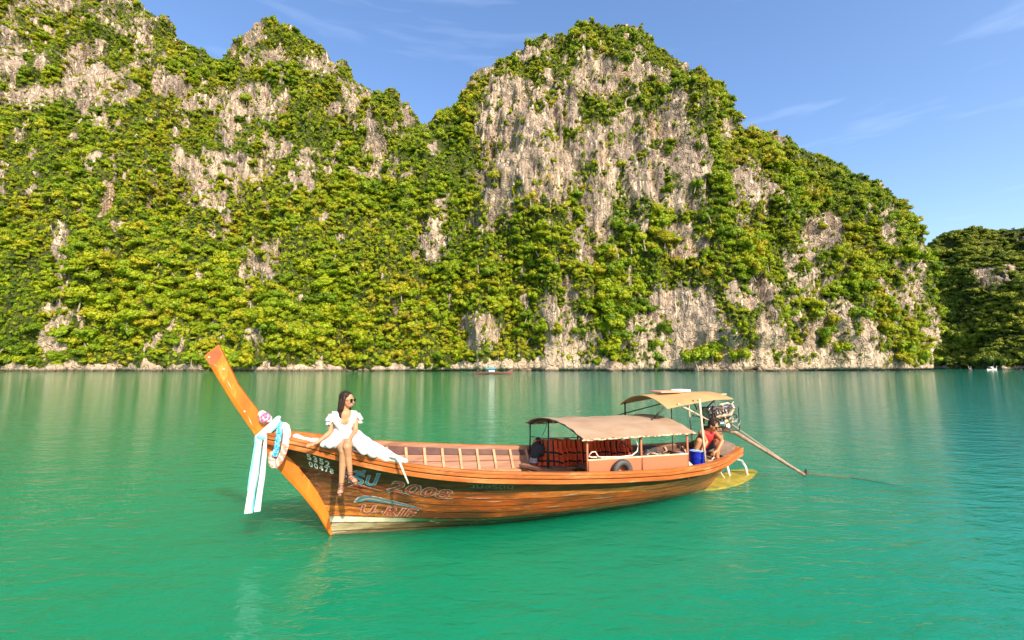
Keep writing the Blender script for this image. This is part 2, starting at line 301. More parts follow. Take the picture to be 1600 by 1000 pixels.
def wall(name, K, ncol, nrow, back=70, amp=1.25, seed=0, flute=1.0, mask=True, lower=38):
    """K rows: u, base px, base depth, crest px, crest py, crest depth, setback power"""
    K = np.array(K, float); us = np.linspace(K[0, 0], K[-1, 0], ncol)
    ip = lambda c: np.interp(us, K[:, 0], K[:, c])
    bpx, bd, cpx, cpy, cd, pw = [ip(k) for k in range(1, 7)]
    cpy = cpy + lower * np.clip(1 - (cpy - 40) / 500, .3, 1)
    Bp = np.array([at(a, 576, d=d) for a, d in zip(bpx, bd)]); Cp = np.array([at(a, b, d=d) for a, b, d in zip(cpx, cpy, cd)])
    vv = np.concatenate([[-.03], np.linspace(0, 1, nrow), 1 + np.linspace(.03, .5, 12)])
    P = np.zeros((ncol, len(vv), 3)); hz = Cp[:, 2]
    for j, v in enumerate(vv):
        if v <= 1:
            vc = max(v, 0.0)
            zz = hz * v; h = vc ** pw
            h = h * .88 + .12 * (vc ** 6)
            zr = hz * (1 - (1 - vc) ** 1.12) if v > 0 else hz * v
            P[:, j, 0] = Bp[:, 0] + (Cp[:, 0] - Bp[:, 0]) * h; P[:, j, 1] = Bp[:, 1] + (Cp[:, 1] - Bp[:, 1]) * h; P[:, j, 2] = zr
        else:
            e = v - 1; d = Cp[:, :2] - Bp[:, :2]; d = d / (np.linalg.norm(d, axis=1)[:, None] + 1e-6)
            P[:, j, :2] = Cp[:, :2] + d * back * e * 2; P[:, j, 2] = hz * (1 - e * 1.3 * e)
    du = np.gradient(P, axis=0); dv = np.gradient(P, axis=1); nn = np.cross(du, dv); nn /= np.linalg.norm(nn, axis=2)[..., None] + 1e-9
    nn[nn[..., 2] < -.0] *= 1
    Q = P.reshape(-1, 3); n = nn.reshape(-1, 3)
    if np.mean(n[:, 1]) > 0: n = -n
    S = lambda a, b, c: Q / np.array([a, b, c])
    h = fbm(S(52, 52, 130), 2, seed + 1) * 14 + fbm(S(20, 20, 55), 3, seed + 2) * 5
    h += (1 - np.abs(fbm(S(26, 26, 90), 2, seed + 9)) * 2.4) * 5.5
    r1 = 1 - np.abs(fbm(S(7, 7, 38), 3, seed + 3)) * 2; h += r1 * 3.4 * flute
    h += (1 - np.abs(fbm(S(2.6, 2.6, 13), 2, seed + 4)) * 2) * 1.3 * flute + fbm(S(1.7, 1.7, 2.8), 2, seed + 5) * .8
    st = Q[:, 2] / 11 + fbm(S(24, 24, 30), 3, seed + 6) * 3.2; fr = st - np.floor(st); h += (fr * fr - .35) * 1.1 * flute      # ledges
    fade = np.clip(Q[:, 2] / 14, .6, 1); h *= fade * amp
    vcol = np.tile(np.arange(len(vv)), ncol); crest = np.clip((nrow - vcol) / 14.0, .25, 1); h *= crest
    notch = np.exp(-((Q[:, 2] - .25) / .75) ** 2) * -2.2; h += notch
    Q = Q + n * h[:, None]
    Q[:, 2] += (Q[:, 2] > 4) * 0
    M_ = len(vv); idx = np.arange(ncol * M_).reshape(ncol, M_)
    f = np.stack([idx[:-1, :-1], idx[1:, :-1], idx[1:, 1:], idx[:-1, 1:]], -1).reshape(-1, 4)
    me = bpy.data.meshes.new(name); me.vertices.add(len(Q)); me.vertices.foreach_set('co', Q.ravel())
    me.loops.add(f.size); me.loops.foreach_set('vertex_index', f.ravel()); me.polygons.add(len(f)); me.polygons.foreach_set('loop_start', np.arange(0, f.size, 4)); me.polygons.foreach_set('loop_total', np.full(len(f), 4))
    me.update(calc_edges=True)
    rm = rock_mask(Q) if mask is True else mask(Q)
    at_ = me.attributes.new('veg', 'FLOAT', 'POINT'); at_.data.foreach_set('value', (1 - rm).astype(np.float32))
    o = link(name, me, ROCKM); tag(o, kind='structure')
    a, b, c, d = Q[f[:, 0]], Q[f[:, 1]], Q[f[:, 2]], Q[f[:, 3]]
    cr_ = np.cross(c - a, d - b); ar = np.linalg.norm(cr_, axis=1) / 2; fn = cr_ / (2 * ar[:, None] + 1e-9)
    if np.mean(fn[:, 1]) > 0: fn = -fn; 
    if np.mean(np.cross(c - a, d - b)[:, 1]) > 0: me.flip_normals()
    frow = np.tile(np.arange(M_ - 1), ncol - 1)
    return dict(Q=Q, f=f, ar=ar, fn=fn, rm=rm, frow=frow, nrow=nrow)

MAIN = wall('limestone_cliff', [
 (-800,-1000,165,-1000,-150,260,1.0),(-330,-420,190,-420,-150,300,1.0),(-100,-110,196,-100,-150,300,1.0),(0,0,200,0,-110,300,1.0),(120,120,203,130,-70,300,1.0),(215,208,204,212,-28,300,1.0),(240,230,205,240,2,300,1.0),(262,256,205,262,38,298,1.0),
 (300,300,206,300,56,300,1.05),(345,345,207,345,72,302,1.05),(368,365,207,368,79,304,1.05),(385,382,208,384,48,306,1.05),(402,400,208,400,32,308,1.05),(430,428,208,430,30,308,1.05),(470,468,208,470,46,306,1.05),
 (540,538,208,540,88,304,1.05),(600,598,206,600,135,302,1.05),(632,632,205,634,160,300,1.1),(645,645,205,643,192,298,1.15),(662,662,205,664,192,290,1.2),(684,684,205,684,178,280,1.3),(705,705,206,705,150,274,1.4),
 (740,740,207,740,118,270,1.5),(790,790,208,790,62,270,1.55),(850,850,208,850,38,270,1.55),(900,900,208,900,44,270,1.55),(960,960,208,960,52,270,1.5),(1000,1000,208,1000,78,270,1.5),(1060,1060,209,1060,122,268,1.55),
 (1120,1120,210,1118,160,268,1.5),(1165,1165,211,1162,196,268,1.45),(1205,1205,212,1200,189,270,1.4),(1260,1260,214,1255,212,272,1.4),(1330,1324,217,1316,246,275,1.5),(1385,1374,221,1360,274,278,1.6),
 (1415,1398,225,1382,318,280,1.7),(1440,1416,230,1398,368,282,1.8),(1462,1432,238,1412,430,286,1.9),(1475,1441,248,1416,470,292,2),(1490,1440,262,1408,480,298,2),(1520,1422,285,1388,470,305,2)],
 900, 250, seed=3)
FARM = lambda Q: (lambda w_: np.clip(w_ * 1.6 - .35 + (Q[:, 2] < 3) * .8, 0, 1))(fbm(Q / 14.0, 3, 91))
FAR = wall('far_headland', [
 (0,1380,420,1380,395,470,1.1),(60,1440,392,1440,388,450,1.0),(90,1475,372,1472,374,440,.8),(110,1490,360,1492,366,430,.6),(130,1520,345,1524,368,420,.6),(160,1555,330,1560,360,410,.7),(200,1600,318,1605,358,400,.75),
 (260,1680,300,1690,345,390,.9),(340,1800,280,1800,330,380,1),(440,1990,255,1990,300,360,1)], 300, 130, seed=33, mask=FARM, amp=1.15, lower=8)

# ------------------------------------------------------------------ foliage
def foliage_mat(name, cols, seedv=0):
    m = bpy.data.materials.new(name); m.use_nodes = True; t = m.node_tree; L = t.links.new; p = t.nodes['Principled BSDF']
    oi = N_(t, 'ShaderNodeObjectInfo'); n = N_(t, 'ShaderNodeTexNoise'); n.inputs['Scale'].default_value = .028; n.inputs['Detail'].default_value = 3
    L(oi.outputs['Location'], n.inputs['Vector'])
    ma = N_(t, 'ShaderNodeMath', operation='MULTIPLY_ADD'); ma.inputs[1].default_value = .55; L(oi.outputs['Random'], ma.inputs[0])
    mr = N_(t, 'ShaderNodeMapRange'); mr.inputs[1].default_value = .3; mr.inputs[2].default_value = .7; mr.inputs[4].default_value = .45; L(n.outputs['Fac'], mr.inputs[0]); L(mr.outputs[0], ma.inputs[2])
    r = N_(t, 'ShaderNodeValToRGB'); L(ma.outputs[0], r.inputs[0]); el = r.color_ramp.elements
    while len(el) < len(cols): el.new(.5)
    for i, c in enumerate(cols): el[i].position = i / (len(cols) - 1); el[i].color = (*c, 1)
    tcx = N_(t, 'ShaderNodeTexCoord'); n2 = N_(t, 'ShaderNodeTexNoise'); n2.inputs['Scale'].default_value = 3.2; n2.inputs['Detail'].default_value = 4; L(tcx.outputs['Object'], n2.inputs['Vector'])
    m2 = N_(t, 'ShaderNodeMapRange'); m2.inputs[1].default_value = .3; m2.inputs[2].default_value = .7; m2.inputs[3].default_value = .6; m2.inputs[4].default_value = 1.45; L(n2.outputs['Fac'], m2.inputs[0])
    vm = N_(t, 'ShaderNodeVectorMath', operation='SCALE'); L(r.outputs[0], vm.inputs[0]); L(m2.outputs[0], vm.inputs['Scale'])
    L(vm.outputs[0], p.inputs['Base Color']); p.inputs['Roughness'].default_value = .5; p.inputs['Specular IOR Level'].default_value = .25
    tr = N_(t, 'ShaderNodeBsdfTranslucent'); L(vm.outputs[0], tr.inputs['Color']); ms = N_(t, 'ShaderNodeMixShader'); ms.inputs[0].default_value = .28
    L(p.outputs[0], ms.inputs[1]); L(tr.outputs[0], ms.inputs[2]); L(ms.outputs[0], t.nodes['Material Output'].inputs['Surface'])
    return m
LEAF = foliage_mat('jungle_leaves', [(.06, .118, .008), (.12, .195, .007), (.205, .285, .007), (.29, .33, .009), (.35, .315, .015), (.22, .18, .02)])
LEAF2 = foliage_mat('headland_leaves', [(.08, .125, .014), (.15, .19, .016), (.22, .25, .018), (.28, .28, .025)])
BARK = mat('bark', (.16, .12, .09), .9, c2=(.32, .27, .21), scale=3)

def crown_mesh(name, seed, nleaf=430, flat=.62, m=None, lobes=7, ls=.115):
    rg = np.random.default_rng(seed); C = []; Rr = []
    for k in range(lobes):
        a = rg.uniform(0, 2 * math.pi); d = 0 if k == 0 else rg.uniform(.35, .66); C.append((d * math.cos(a), d * math.sin(a), rg.uniform(.0, .42) * (1.2 - d) / .8)); Rr.append(rg.uniform(.3, .48) * (1.15 if k == 0 else 1))
    V = []; Fc = []
    for i in range(nleaf):
        k = rg.integers(lobes); v = rg.normal(size=3); v[2] = v[2] * .9 + .35; v /= np.linalg.norm(v)
        r = Rr[k] * (1 - .35 * rg.random() ** 2.2); c = np.array(C[k]) + v * r * np.array([1, 1, flat + .15])
        c[2] = c[2] * 1.0
        nrm = v + rg.normal(size=3) * .55; nrm /= np.linalg.norm(nrm); a = np.cross(nrm, rg.normal(size=3)); a /= np.linalg.norm(a); b = np.cross(nrm, a)
        s = ls * rg.uniform(.6, 1.35); b0 = len(V); V += [c + a * s, c + b * s * .6, c - a * s, c - b * s * .6]; Fc.append((b0, b0 + 1, b0 + 2, b0 + 3))
    # dark heart of twigs and inner leaves
    for k in range(lobes):
        mbk = MB(); mbk.ball(C[k], (Rr[k] * .7, Rr[k] * .7, Rr[k] * .5), 7, 5); b0 = len(V); V += [np.array(v) for v in mbk.v]; Fc += [tuple(b0 + i for i in f) for f in mbk.f]
    me = bpy.data.meshes.new(name); me.from_pydata([tuple(v) for v in V], [], Fc); me.materials.append(m or LEAF); me.update(); return me
CROWNS = [crown_mesh('crown', 100 + i, 620, [.6, .75, .5, .95, .65, .7][i], lobes=[7, 9, 5, 10, 12, 6][i], ls=.09) for i in range(6)] + [crown_mesh('crown', 150, 330, 1.1, lobes=5, ls=.085), crown_mesh('crown', 151, 420, .4, lobes=13, ls=.075)]
SHRUBS = [crown_mesh('shrub', 200 + i, 150, .9, lobes=4, ls=.2) for i in range(3)]
CROWNS2 = [crown_mesh('crown', 300 + i, 420, [.45, .55, .5, .6][i], LEAF2, lobes=8) for i in range(4)]
mbt = MB(); mbt.tube([(0, 0, -1.0), (.04, .02, -.5), (.0, .05, 0), (.06, .0, .3)], [.07, .05, .04, .02], 7); mbt.tube([(0, .04, -.2), (.25, .1, .15), (.4, .12, .3)], [.03, .022, .01], 6); mbt.tube([(.02, .03, -.1), (-.2, -.1, .2), (-.38, -.15, .32)], [.03, .02, .01], 6)
TRUNK = mbt.mesh('trunk'); TRUNK.materials.append(BARK)

def coll_of(meshes, nm):
    c = bpy.data.collections.new(nm)
    for i, me in enumerate(meshes): c.objects.link(bpy.data.objects.new('%s_source_%d' % (nm, i), me))
    return c
def scatter(name, P, S, Rz, I, coll):
    me = bpy.data.meshes.new(name); me.vertices.add(len(P)); me.vertices.foreach_set('co', P.ravel())
    a = me.attributes.new('sc', 'FLOAT_VECTOR', 'POINT'); a.data.foreach_set('vector', S.astype(np.float32).ravel())
    a = me.attributes.new('rot', 'FLOAT_VECTOR', 'POINT'); a.data.foreach_set('vector', Rz.astype(np.float32).ravel())
    a = me.attributes.new('pick', 'INT', 'POINT'); a.data.foreach_set('value', I.astype(np.int32))
    o = link(name, me); g = bpy.data.node_groups.new(name, 'GeometryNodeTree')
    g.interface.new_socket('Geometry', in_out='INPUT', socket_type='NodeSocketGeometry'); g.interface.new_socket('Geometry', in_out='OUTPUT', socket_type='NodeSocketGeometry')
    gi = N_(g, 'NodeGroupInput'); go = N_(g, 'NodeGroupOutput'); ip = N_(g, 'GeometryNodeInstanceOnPoints'); ci = N_(g, 'GeometryNodeCollectionInfo')
    ci.inputs['Collection'].default_value = coll; ci.inputs['Separate Children'].default_value = True; ci.inputs['Reset Children'].default_value = True; ip.inputs['Pick Instance'].default_value = True
    def na(nm, ty): q = N_(g, 'GeometryNodeInputNamedAttribute', data_type=ty); q.inputs['Name'].default_value = nm; return q.outputs['Attribute']
    L = g.links.new; L(gi.outputs[0], ip.inputs['Points']); L(ci.outputs[0], ip.inputs['Instance']); L(na('pick', 'INT'), ip.inputs['Instance Index']); L(na('sc', 'FLOAT_VECTOR'), ip.inputs['Scale'])
    L(na('rot', 'FLOAT_VECTOR'), ip.inputs['Rotation']); L(ip.outputs[0], go.inputs[0])
    md = o.modifiers.new('scatter', 'NODES'); md.node_group = g; tag(o, kind='stuff'); return o
def sample(Wl, n, rg, inv=False, maxback=6):
    px, py = proj(Wl['Q'][Wl['f'][:, 0]])
    wgt = Wl['ar'] * (Wl['frow'] < Wl['nrow'] + maxback) * (px > -420) * (px < 1800) * (py > -60) * (Wl['Q'][Wl['f'][:, 0]][:, 2] > .3)
    i = rg.choice(len(wgt), n, p=wgt / wgt.sum()); f = Wl['f'][i]; a, b = rg.random(n)[:, None], rg.random(n)[:, None]
    Q = Wl['Q']; P = (Q[f[:, 0]] * (1 - a) + Q[f[:, 1]] * a) * (1 - b) + (Q[f[:, 3]] * (1 - a) + Q[f[:, 2]] * a) * b
    return P, Wl['fn'][i], Wl['rm'][f[:, 0]]
rg = np.random.default_rng(5)
def forest(Wl, ntree, nbush, rmin, rmax, tag_):
    P, n, rm = sample(Wl, ntree * 2, rg); keep = (rg.random(len(P)) > rm * 1.5) & (rm < .6) & (P[:, 2] > 1.7); P, n, rm = P[keep], n[keep], rm[keep]
    r = rmin + (rmax - rmin) * rg.random(len(P)) ** 1.7; cl = fbm(P / 22., 2, 77); r *= np.clip(1 + cl * 1.1, .45, 1.8)
    r *= np.clip(1.1 - rm * .9, .5, 1); r *= np.clip(1.15 - P[:, 2] / 210, .6, 1.1); nh = n.copy(); nh[:, 2] = 0
    P = P + nh * (r * .35)[:, None]; P[:, 2] += r * .12
    S = np.stack([r * rg.uniform(.8, 1.25, len(r)), r * rg.uniform(.8, 1.2, len(r)), r * rg.uniform(.65, 1.35, len(r))], 1); Rt = np.stack([n[:, 1] * -.3 + rg.normal(size=len(r)) * .2, n[:, 0] * .25 + rg.normal(size=len(r)) * .2, rg.uniform(0, 6.28, len(r))], 1)
    T = (P, S, Rt)
    P, n, rm = sample(Wl, nbush * 2, rg); keep = (rg.random(len(P)) > rm * 1.02 - .03) & (P[:, 2] > 1.3); P, n, rm = P[keep], n[keep], rm[keep]
    r = rg.uniform(.4, 1.5, len(P)); S = np.stack([r, r, r * (.7 + 1.6 * rg.random(len(r)) ** 2)], 1); Rt = np.stack([rg.normal(size=len(r)) * .2, rg.normal(size=len(r)) * .2, rg.uniform(0, 6.28, len(r))], 1)
    return T, (P + n * .15, S, Rt)
COLS = [(0, 110, 'at the left edge'), (110, 230, 'left of the bow post'), (230, 330, 'just left of the bow post tip'), (330, 470, 'above the bow post and sash'), (470, 600, 'above the seated woman'), (600, 720, 'above the open boat middle'), (720, 850, 'above the small far boat'),
        (850, 960, 'above the front of the long canopy'), (960, 1070, 'above the stern canopy'), (1070, 1190, 'above the boat engine'), (1190, 1320, 'on the right shoulder of the dome'), (1320, 1480, 'near the right end of the dome'), (1480, 1540, 'in the notch beside the dome'), (1540, 1600, 'at the right edge')]
BANDS = [(0, 110, 'close under the skyline'), (110, 190, 'on the upper cliff'), (190, 270, 'on the mid cliff'), (270, 350, 'halfway up the cliff'), (350, 430, 'on the lower cliff'), (430, 500, 'on the low slope'), (500, 575, 'by the shore')]
def individuals(T, crowns, far, per=3):
    P, S, Rt = T; px, py = proj(P); score = S[:, 0] / P[:, 1] * 1000 + rg.random(len(P)) * .6; sel = []
    for x0, x1, cn_ in (COLS[12:] if far else COLS[:12]):
        for y0, y1, bn_ in BANDS:
            i = np.where((px > x0 + 4) & (px < x1 - 4) & (py > y0) & (py < y1))[0]
            if len(i) < 12: continue
            i = i[np.argsort(-score[i])]; pick = []
            for k in i:
                if all(abs(px[k] - px[j]) > 14 for j in pick): pick.append(k)
                if len(pick) == per: break
            pick.sort(key=lambda k: px[k]); nm = {1: ['biggest tree'], 2: ['left big tree', 'right big tree'], 3: ['leftmost big tree', 'middle big tree', 'rightmost big tree']}[len(pick)]
            for k, w_ in zip(pick, nm): sel.append((k, '%s %s %s' % (w_, bn_, cn_)))
    for k, lb in sel:
        e = root('jungle_tree', Matrix.LocRotScale(Vector(P[k]), Euler(Rt[k]), Vector(S[k])), lb, 'tree', 'trees of the far headland' if far else 'jungle trees of the near cliffs')
        c = bpy.data.objects.new('crown', crowns[k % len(crowns)]); COL.objects.link(c); c.parent = e
        q = bpy.data.objects.new('trunk', TRUNK); COL.objects.link(q); q.parent = e
    m = np.ones(len(P), bool); m[[k for k, _ in sel]] = False; return P[m], S[m], Rt[m]
T, Bsh = forest(MAIN, 15500, 39000, 1.1, 4.4, 'main'); ok_ = proj(T[0])[0] < 1478
T = individuals(T, CROWNS, False)
CC = coll_of(CROWNS, 'crown_kinds'); SC_ = coll_of(SHRUBS, 'shrub_kinds'); C2 = coll_of(CROWNS2, 'headland_crown_kinds')
scatter('jungle_canopy', *T, rg.integers(0, 8, len(T[0])), CC)
scatter('cliff_shrubs', *Bsh, rg.integers(0, 3, len(Bsh[0])), SC_)
T, Bsh = forest(FAR, 2300, 1500, 2.6, 5.6, 'far'); T = individuals(T, CROWNS2, True)
# fallen blocks and ledges along the tide line
def boulder(seed):
    mbx = MB(); mbx.ball((0, 0, 0), 1, 16, 10); v = np.array(mbx.v); v *= (1 + .35 * fbm(v * 1.3 + seed * 9, 3, seed))[:, None]; mbx.v = [tuple(x) for x in v]
    me = mbx.mesh('boulder'); me.materials.append(ROCKM); at2 = me.attributes.new('veg', 'FLOAT', 'POINT'); return me
q_ = MAIN['Q'].reshape(900, -1, 3); base = q_[:, 3, :]; ii = rg.integers(130, 800, 420); Pb = base[ii] + np.stack([rg.normal(size=420) * .5, -rg.uniform(-.6, 1.6, 420), np.zeros(420)], 1)
ppx = proj(Pb)[0]; kp = (fbm(Pb / 13., 2, 15) > .06); Pb = Pb[kp]; nb_ = len(Pb); Pb[:, 2] = rg.uniform(-.5, .5, nb_)
rr_ = .7 + 2.6 * rg.random(nb_) ** 2; scatter('shore_boulders', Pb, np.stack([rr_ * 1.3, rr_, rr_ * rg.uniform(.6, 1.3, nb_)], 1), np.stack([rg.normal(size=nb_) * .2, rg.normal(size=nb_) * .2, rg.uniform(0, 6, nb_)], 1), rg.integers(0, 4, nb_), coll_of([boulder(k) for k in range(4)], 'boulder_kinds'))
scatter('headland_canopy', *T, rg.integers(0, 4, len(T[0])), C2)

# ================================================================== THE LONG-TAILED BOAT
BA = R(21); BO = Vector((-2.615, 6.824, 0))
BM = Matrix.Translation(BO) @ Matrix.Rotation(BA, 4, 'Z')
def BMs(s, n, z): return BM @ Matrix.Translation((s, n, z))
SH = np.array([(-.95,.05,1.50),(-.6,.27,1.43),(-.3,.40,1.37),(0,.54,1.29),(.5,.76,1.17),(1,.98,1.08),(1.5,1.12,1.01),(2,1.19,.95),(3,1.22,.86),(4,1.23,.79),(5,1.2,.74),(6,1.03,.72),(6.7,.78,.745),(7.2,.52,.79),(7.45,.40,.82)])
WLN = np.array([(0,.03),(.38,.09),(.73,.17),(1.65,.30),(2.9,.44),(4.0,.40),(5.27,.33),(6.1,.2),(6.75,.1)])
def smi(x, xs, ys):
    o = 0
    for d, wt in ((-.18, .25), (0, .5), (.18, .25)): o += wt * np.interp(x + d, xs, ys)
    return float(o)
def hull(q, t, side=-1, off=0.0):
    ss = -.95 + 8.4 * q; ws = 6.75 * q
    zs = smi(ss, SH[:, 0], SH[:, 2]); bs = smi(ss, SH[:, 0], SH[:, 1]) if q > .02 else float(np.interp(ss, SH[:, 0], SH[:, 1]))
    wb = float(np.interp(ws, WLN[:, 0], WLN[:, 1]))
    if t >= 0:
        s = ws + (ss - ws) * t ** (1.75 - .45 * min(q / .1, 1)); z = zs * t; b = wb + (bs - wb) * t ** (.85 - .3 * min(max((q - .08) / .25, 0), 1))
    else: s = ws; z = .4 * t; b = wb * (1 + t)
    return Vector((s, side * max(b + off, .004), z))
def hb(s, z, side=1, off=0.0):                        # half breadth of the hull at station s and height z
    q = (s + .95) / 8.4; t = .5
    for _ in range(8):
        zs = smi(-.95 + 8.4 * q, SH[:, 0], SH[:, 2]); t = min(max(z / zs, 0), 1); q = min(max((s + .95 * t ** 1.3) / (6.75 + 1.65 * t ** 1.3), 0), 1)
    return side * max(abs(hull(q, t, 1, off).y), .01)
def q_of(s): return (s + .95) / 8.4
def sheer(s, side=-1, off=0, dz=0):
    p = hull(q_of(s), 1, side, off); return Vector((s, p.y, p.z + dz))

W_OR = mat('varnished_planks', (.68, .21, .03), .5, spec=.3, c2=(.36, .09, .016), scale=6, stretch=(.35, 1, 3), lo=.35, hi=.62, bump=.35, bscale=9, bdist=.006, c3=(.09, .06, .022), s3=5, lo3=.56, hi3=.68)
W_OLD = mat('worn_planks', (.62, .24, .06), .55, spec=.3, c2=(.34, .11, .03), scale=6, stretch=(.3, 1, 3), lo=.35, hi=.6, bump=.4, bscale=9, bdist=.006, c3=(.5, .38, .24), s3=3.4, lo3=.57, hi3=.68)
W_DK = mat('blackened_top_plank', (.04, .022, .01), .5, spec=.2, c2=(.1, .05, .016), scale=6, stretch=(.4, 1, 4), bump=.25, bscale=9, bdist=.005, c3=(.03, .065, .025), s3=4, lo3=.54, hi3=.7)
W_BR = mat('red_brown_plank', (.32, .085, .02), .5, spec=.25, c2=(.12, .035, .012), scale=2.8, stretch=(.4, 1, 4), bump=.3, bscale=9, bdist=.005, c3=(.06, .03, .014), s3=1.6)
W_RAIL = mat('rail_timber', (.4, .125, .024), .5, spec=.25, c2=(.26, .065, .012), scale=3, stretch=(.5, 1.5, 3), bump=.25, bscale=12, bdist=.004, c3=(.44, .2, .075), s3=2.3, lo3=.52, hi3=.66)
W_STEM = mat('stem_timber', (.6, .15, .01), .4, spec=.35, c2=(.44, .085, .006), scale=2.2, stretch=(1.5, 1, .5), lo=.4, hi=.7, bump=.15, bscale=14, bdist=.003, c3=(.66, .26, .04), s3=3.5, lo3=.58, hi3=.7)
W_IN = mat('bare_inner_timber', (.33, .175, .115), .75, spec=.2, c2=(.23, .11, .068), scale=4, stretch=(.3, 1, 6), bump=.3, bscale=12, bdist=.004, c3=(.17, .08, .05), s3=2.4, lo3=.5, hi3=.7)
W_RIB = mat('rib_timber', (.48, .28, .15), .7, spec=.2, c2=(.33, .17, .09), scale=8, bump=.2)
W_FLR = mat('floor_timber', (.3, .16, .09), .75, c2=(.2, .1, .055), scale=5, stretch=(.4, 2, 2), bump=.3)
BOOT = mat('boot_topping', (.62, .58, .42), .5, c2=(.40, .42, .27), scale=2.4, stretch=(.5, 1, 2.5), bump=.2, c3=(.3, .24, .12), s3=3, lo3=.56, hi3=.68)
BOOTG = mat('green_boot_topping', (.02, .075, .03), .45, c2=(.055, .06, .028), scale=3, stretch=(.5, 1, 3), bump=.2, c3=(.36, .3, .2), s3=5, lo3=.6, hi3=.7)
TARP = mat('sun_bleached_roof_sheet', (.34, .235, .155), .8, spec=.15, c2=(.27, .175, .11), scale=1.6, stretch=(1, 2, 1), bump=.25, bscale=3, bdist=.02, c3=(.45, .3, .2), s3=5, lo3=.66, hi3=.8)
TARP2 = mat('yellowed_roof_sheet', (.42, .27, .12), .75, spec=.15, c2=(.34, .2, .085), scale=2, bump=.2, bscale=4, bdist=.015)
PANEL = mat('salmon_side_board', (.38, .13, .065), .7, spec=.2, c2=(.36, .125, .06), scale=3, bump=.12, c3=(.36, .15, .08), s3=2.2, lo3=.58, hi3=.72)
BLACKM = mat('black_iron', (.02, .018, .016), .5)
CREAM = mat('cream_pole_paint', (.62, .5, .36), .5, c2=(.5, .33, .2), scale=14)
WHITEP = mat('white_pipe', (.8, .78, .72), .35)
STEEL = mat('oily_steel', (.42, .40, .38), .35, .85, c2=(.16, .12, .1), scale=11)
CHROME = mat('bright_steel', (.7, .68, .64), .22, 1)
IRONB = mat('dark_cast_iron', (.06, .05, .045), .5, .5, c2=(.14, .09, .06), scale=12)
RUBBER = mat('worn_rubber', (.035, .035, .035), .65, c2=(.06, .058, .055), scale=12, bump=.2)

def hull_mat(name, stops, warp=.9, rough=.5):
    # paint and varnish that change along the boat: stops = (x, light, dark)
    m = bpy.data.materials.new(name); m.use_nodes = True; t = m.node_tree; L = t.links.new; p = t.nodes['Principled BSDF']; p.inputs['Roughness'].default_value = rough; p.inputs['Specular IOR Level'].default_value = .3
    tcn = N_(t, 'ShaderNodeTexCoord'); mp = N_(t, 'ShaderNodeMapping'); mp.inputs['Scale'].default_value = (.4, 1, 3); L(tcn.outputs['Object'], mp.inputs['Vector'])
    def ns(sc_, det=6):
        n = N_(t, 'ShaderNodeTexNoise'); n.inputs['Scale'].default_value = sc_; n.inputs['Detail'].default_value = det; n.inputs['Roughness'].default_value = .65; L(mp.outputs[0], n.inputs['Vector']); return n.outputs['Fac']
    sx = N_(t, 'ShaderNodeSeparateXYZ'); L(tcn.outputs['Object'], sx.inputs[0]); w1 = ns(4); ma = N_(t, 'ShaderNodeMath', operation='MULTIPLY_ADD'); ma.inputs[1].default_value = warp; L(w1, ma.inputs[0]); L(sx.outputs['X'], ma.inputs[2])
    mr = N_(t, 'ShaderNodeMapRange'); mr.inputs[1].default_value = -1 + warp / 2; mr.inputs[2].default_value = 8 + warp / 2; L(ma.outputs[0], mr.inputs[0])
    rs = []
    for k in (1, 2):
        r = N_(t, 'ShaderNodeValToRGB'); L(mr.outputs[0], r.inputs[0]); el = r.color_ramp.elements
        while len(el) < len(stops): el.new(.5)
        for i, sp in enumerate(stops): el[i].position = (sp[0] + 1) / 9; el[i].color = (*sp[k], 1)
        rs.append(r.outputs[0])
    m2 = N_(t, 'ShaderNodeMapRange'); m2.inputs[1].default_value = .42; m2.inputs[2].default_value = .6; L(ns(7, 8), m2.inputs[0])
    mx = N_(t, 'ShaderNodeMix', data_type='RGBA'); L(m2.outputs[0], mx.inputs['Factor']); L(rs[0], mx.inputs['A']); L(rs[1], mx.inputs['B'])
    m3 = N_(t, 'ShaderNodeMapRange'); m3.inputs[1].default_value = .6; m3.inputs[2].default_value = .66; m3.inputs[4].default_value = .8; L(ns(13, 9), m3.inputs[0])
    x3 = N_(t, 'ShaderNodeMix', data_type='RGBA'); L(m3.outputs[0], x3.inputs['Factor']); L(mx.outputs['Result'], x3.inputs['A']); x3.inputs['B'].default_value = (.5, .3, .15, 1)
    m4 = N_(t, 'ShaderNodeMapRange'); m4.inputs[1].default_value = .5; m4.inputs[2].default_value = .62; m4.inputs[4].default_value = .8; L(ns(2.3, 9), m4.inputs[0])
    x4 = N_(t, 'ShaderNodeMix', data_type='RGBA'); L(m4.outputs[0], x4.inputs['Factor']); L(x3.outputs['Result'], x4.inputs['A']); x4.inputs['B'].default_value = (.07, .04, .015, 1); x3 = x4
    L(x3.outputs['Result'], p.inputs['Base Color']); b = N_(t, 'ShaderNodeBump'); b.inputs['Strength'].default_value = .4; b.inputs['Distance'].default_value = .006; L(ns(14), b.inputs['Height']); L(b.outputs[0], p.inputs['Normal'])
    return m
_o, _b, _k, _t = (.43, .085, .012), (.17, .035, .01), (.035, .019, .009), (.36, .115, .026)
H_LOW = hull_mat('varnish_low_strake', [(-1, (.62, .2, .022), (.42, .1, .015)), (.6, (.58, .18, .02), (.24, .065, .014)), (1.0, _b, (.12, .05, .015)), (1.6, _b, (.07, .04, .015)), (2.3, _o, (.2, .055, .012)), (4.5, _o, (.24, .075, .018)), (6, _t, (.34, .15, .05))])
H_MID = hull_mat('varnish_middle_strake', [(-1, _b, (.14, .05, .02)), (.4, (.3, .1, .025), (.1, .04, .015)), (1.2, (.45, .12, .025), (.16, .05, .015)), (1.9, _o, (.24, .06, .012)), (4.5, _o, (.26, .08, .018)), (6, _t, (.34, .15, .05))])
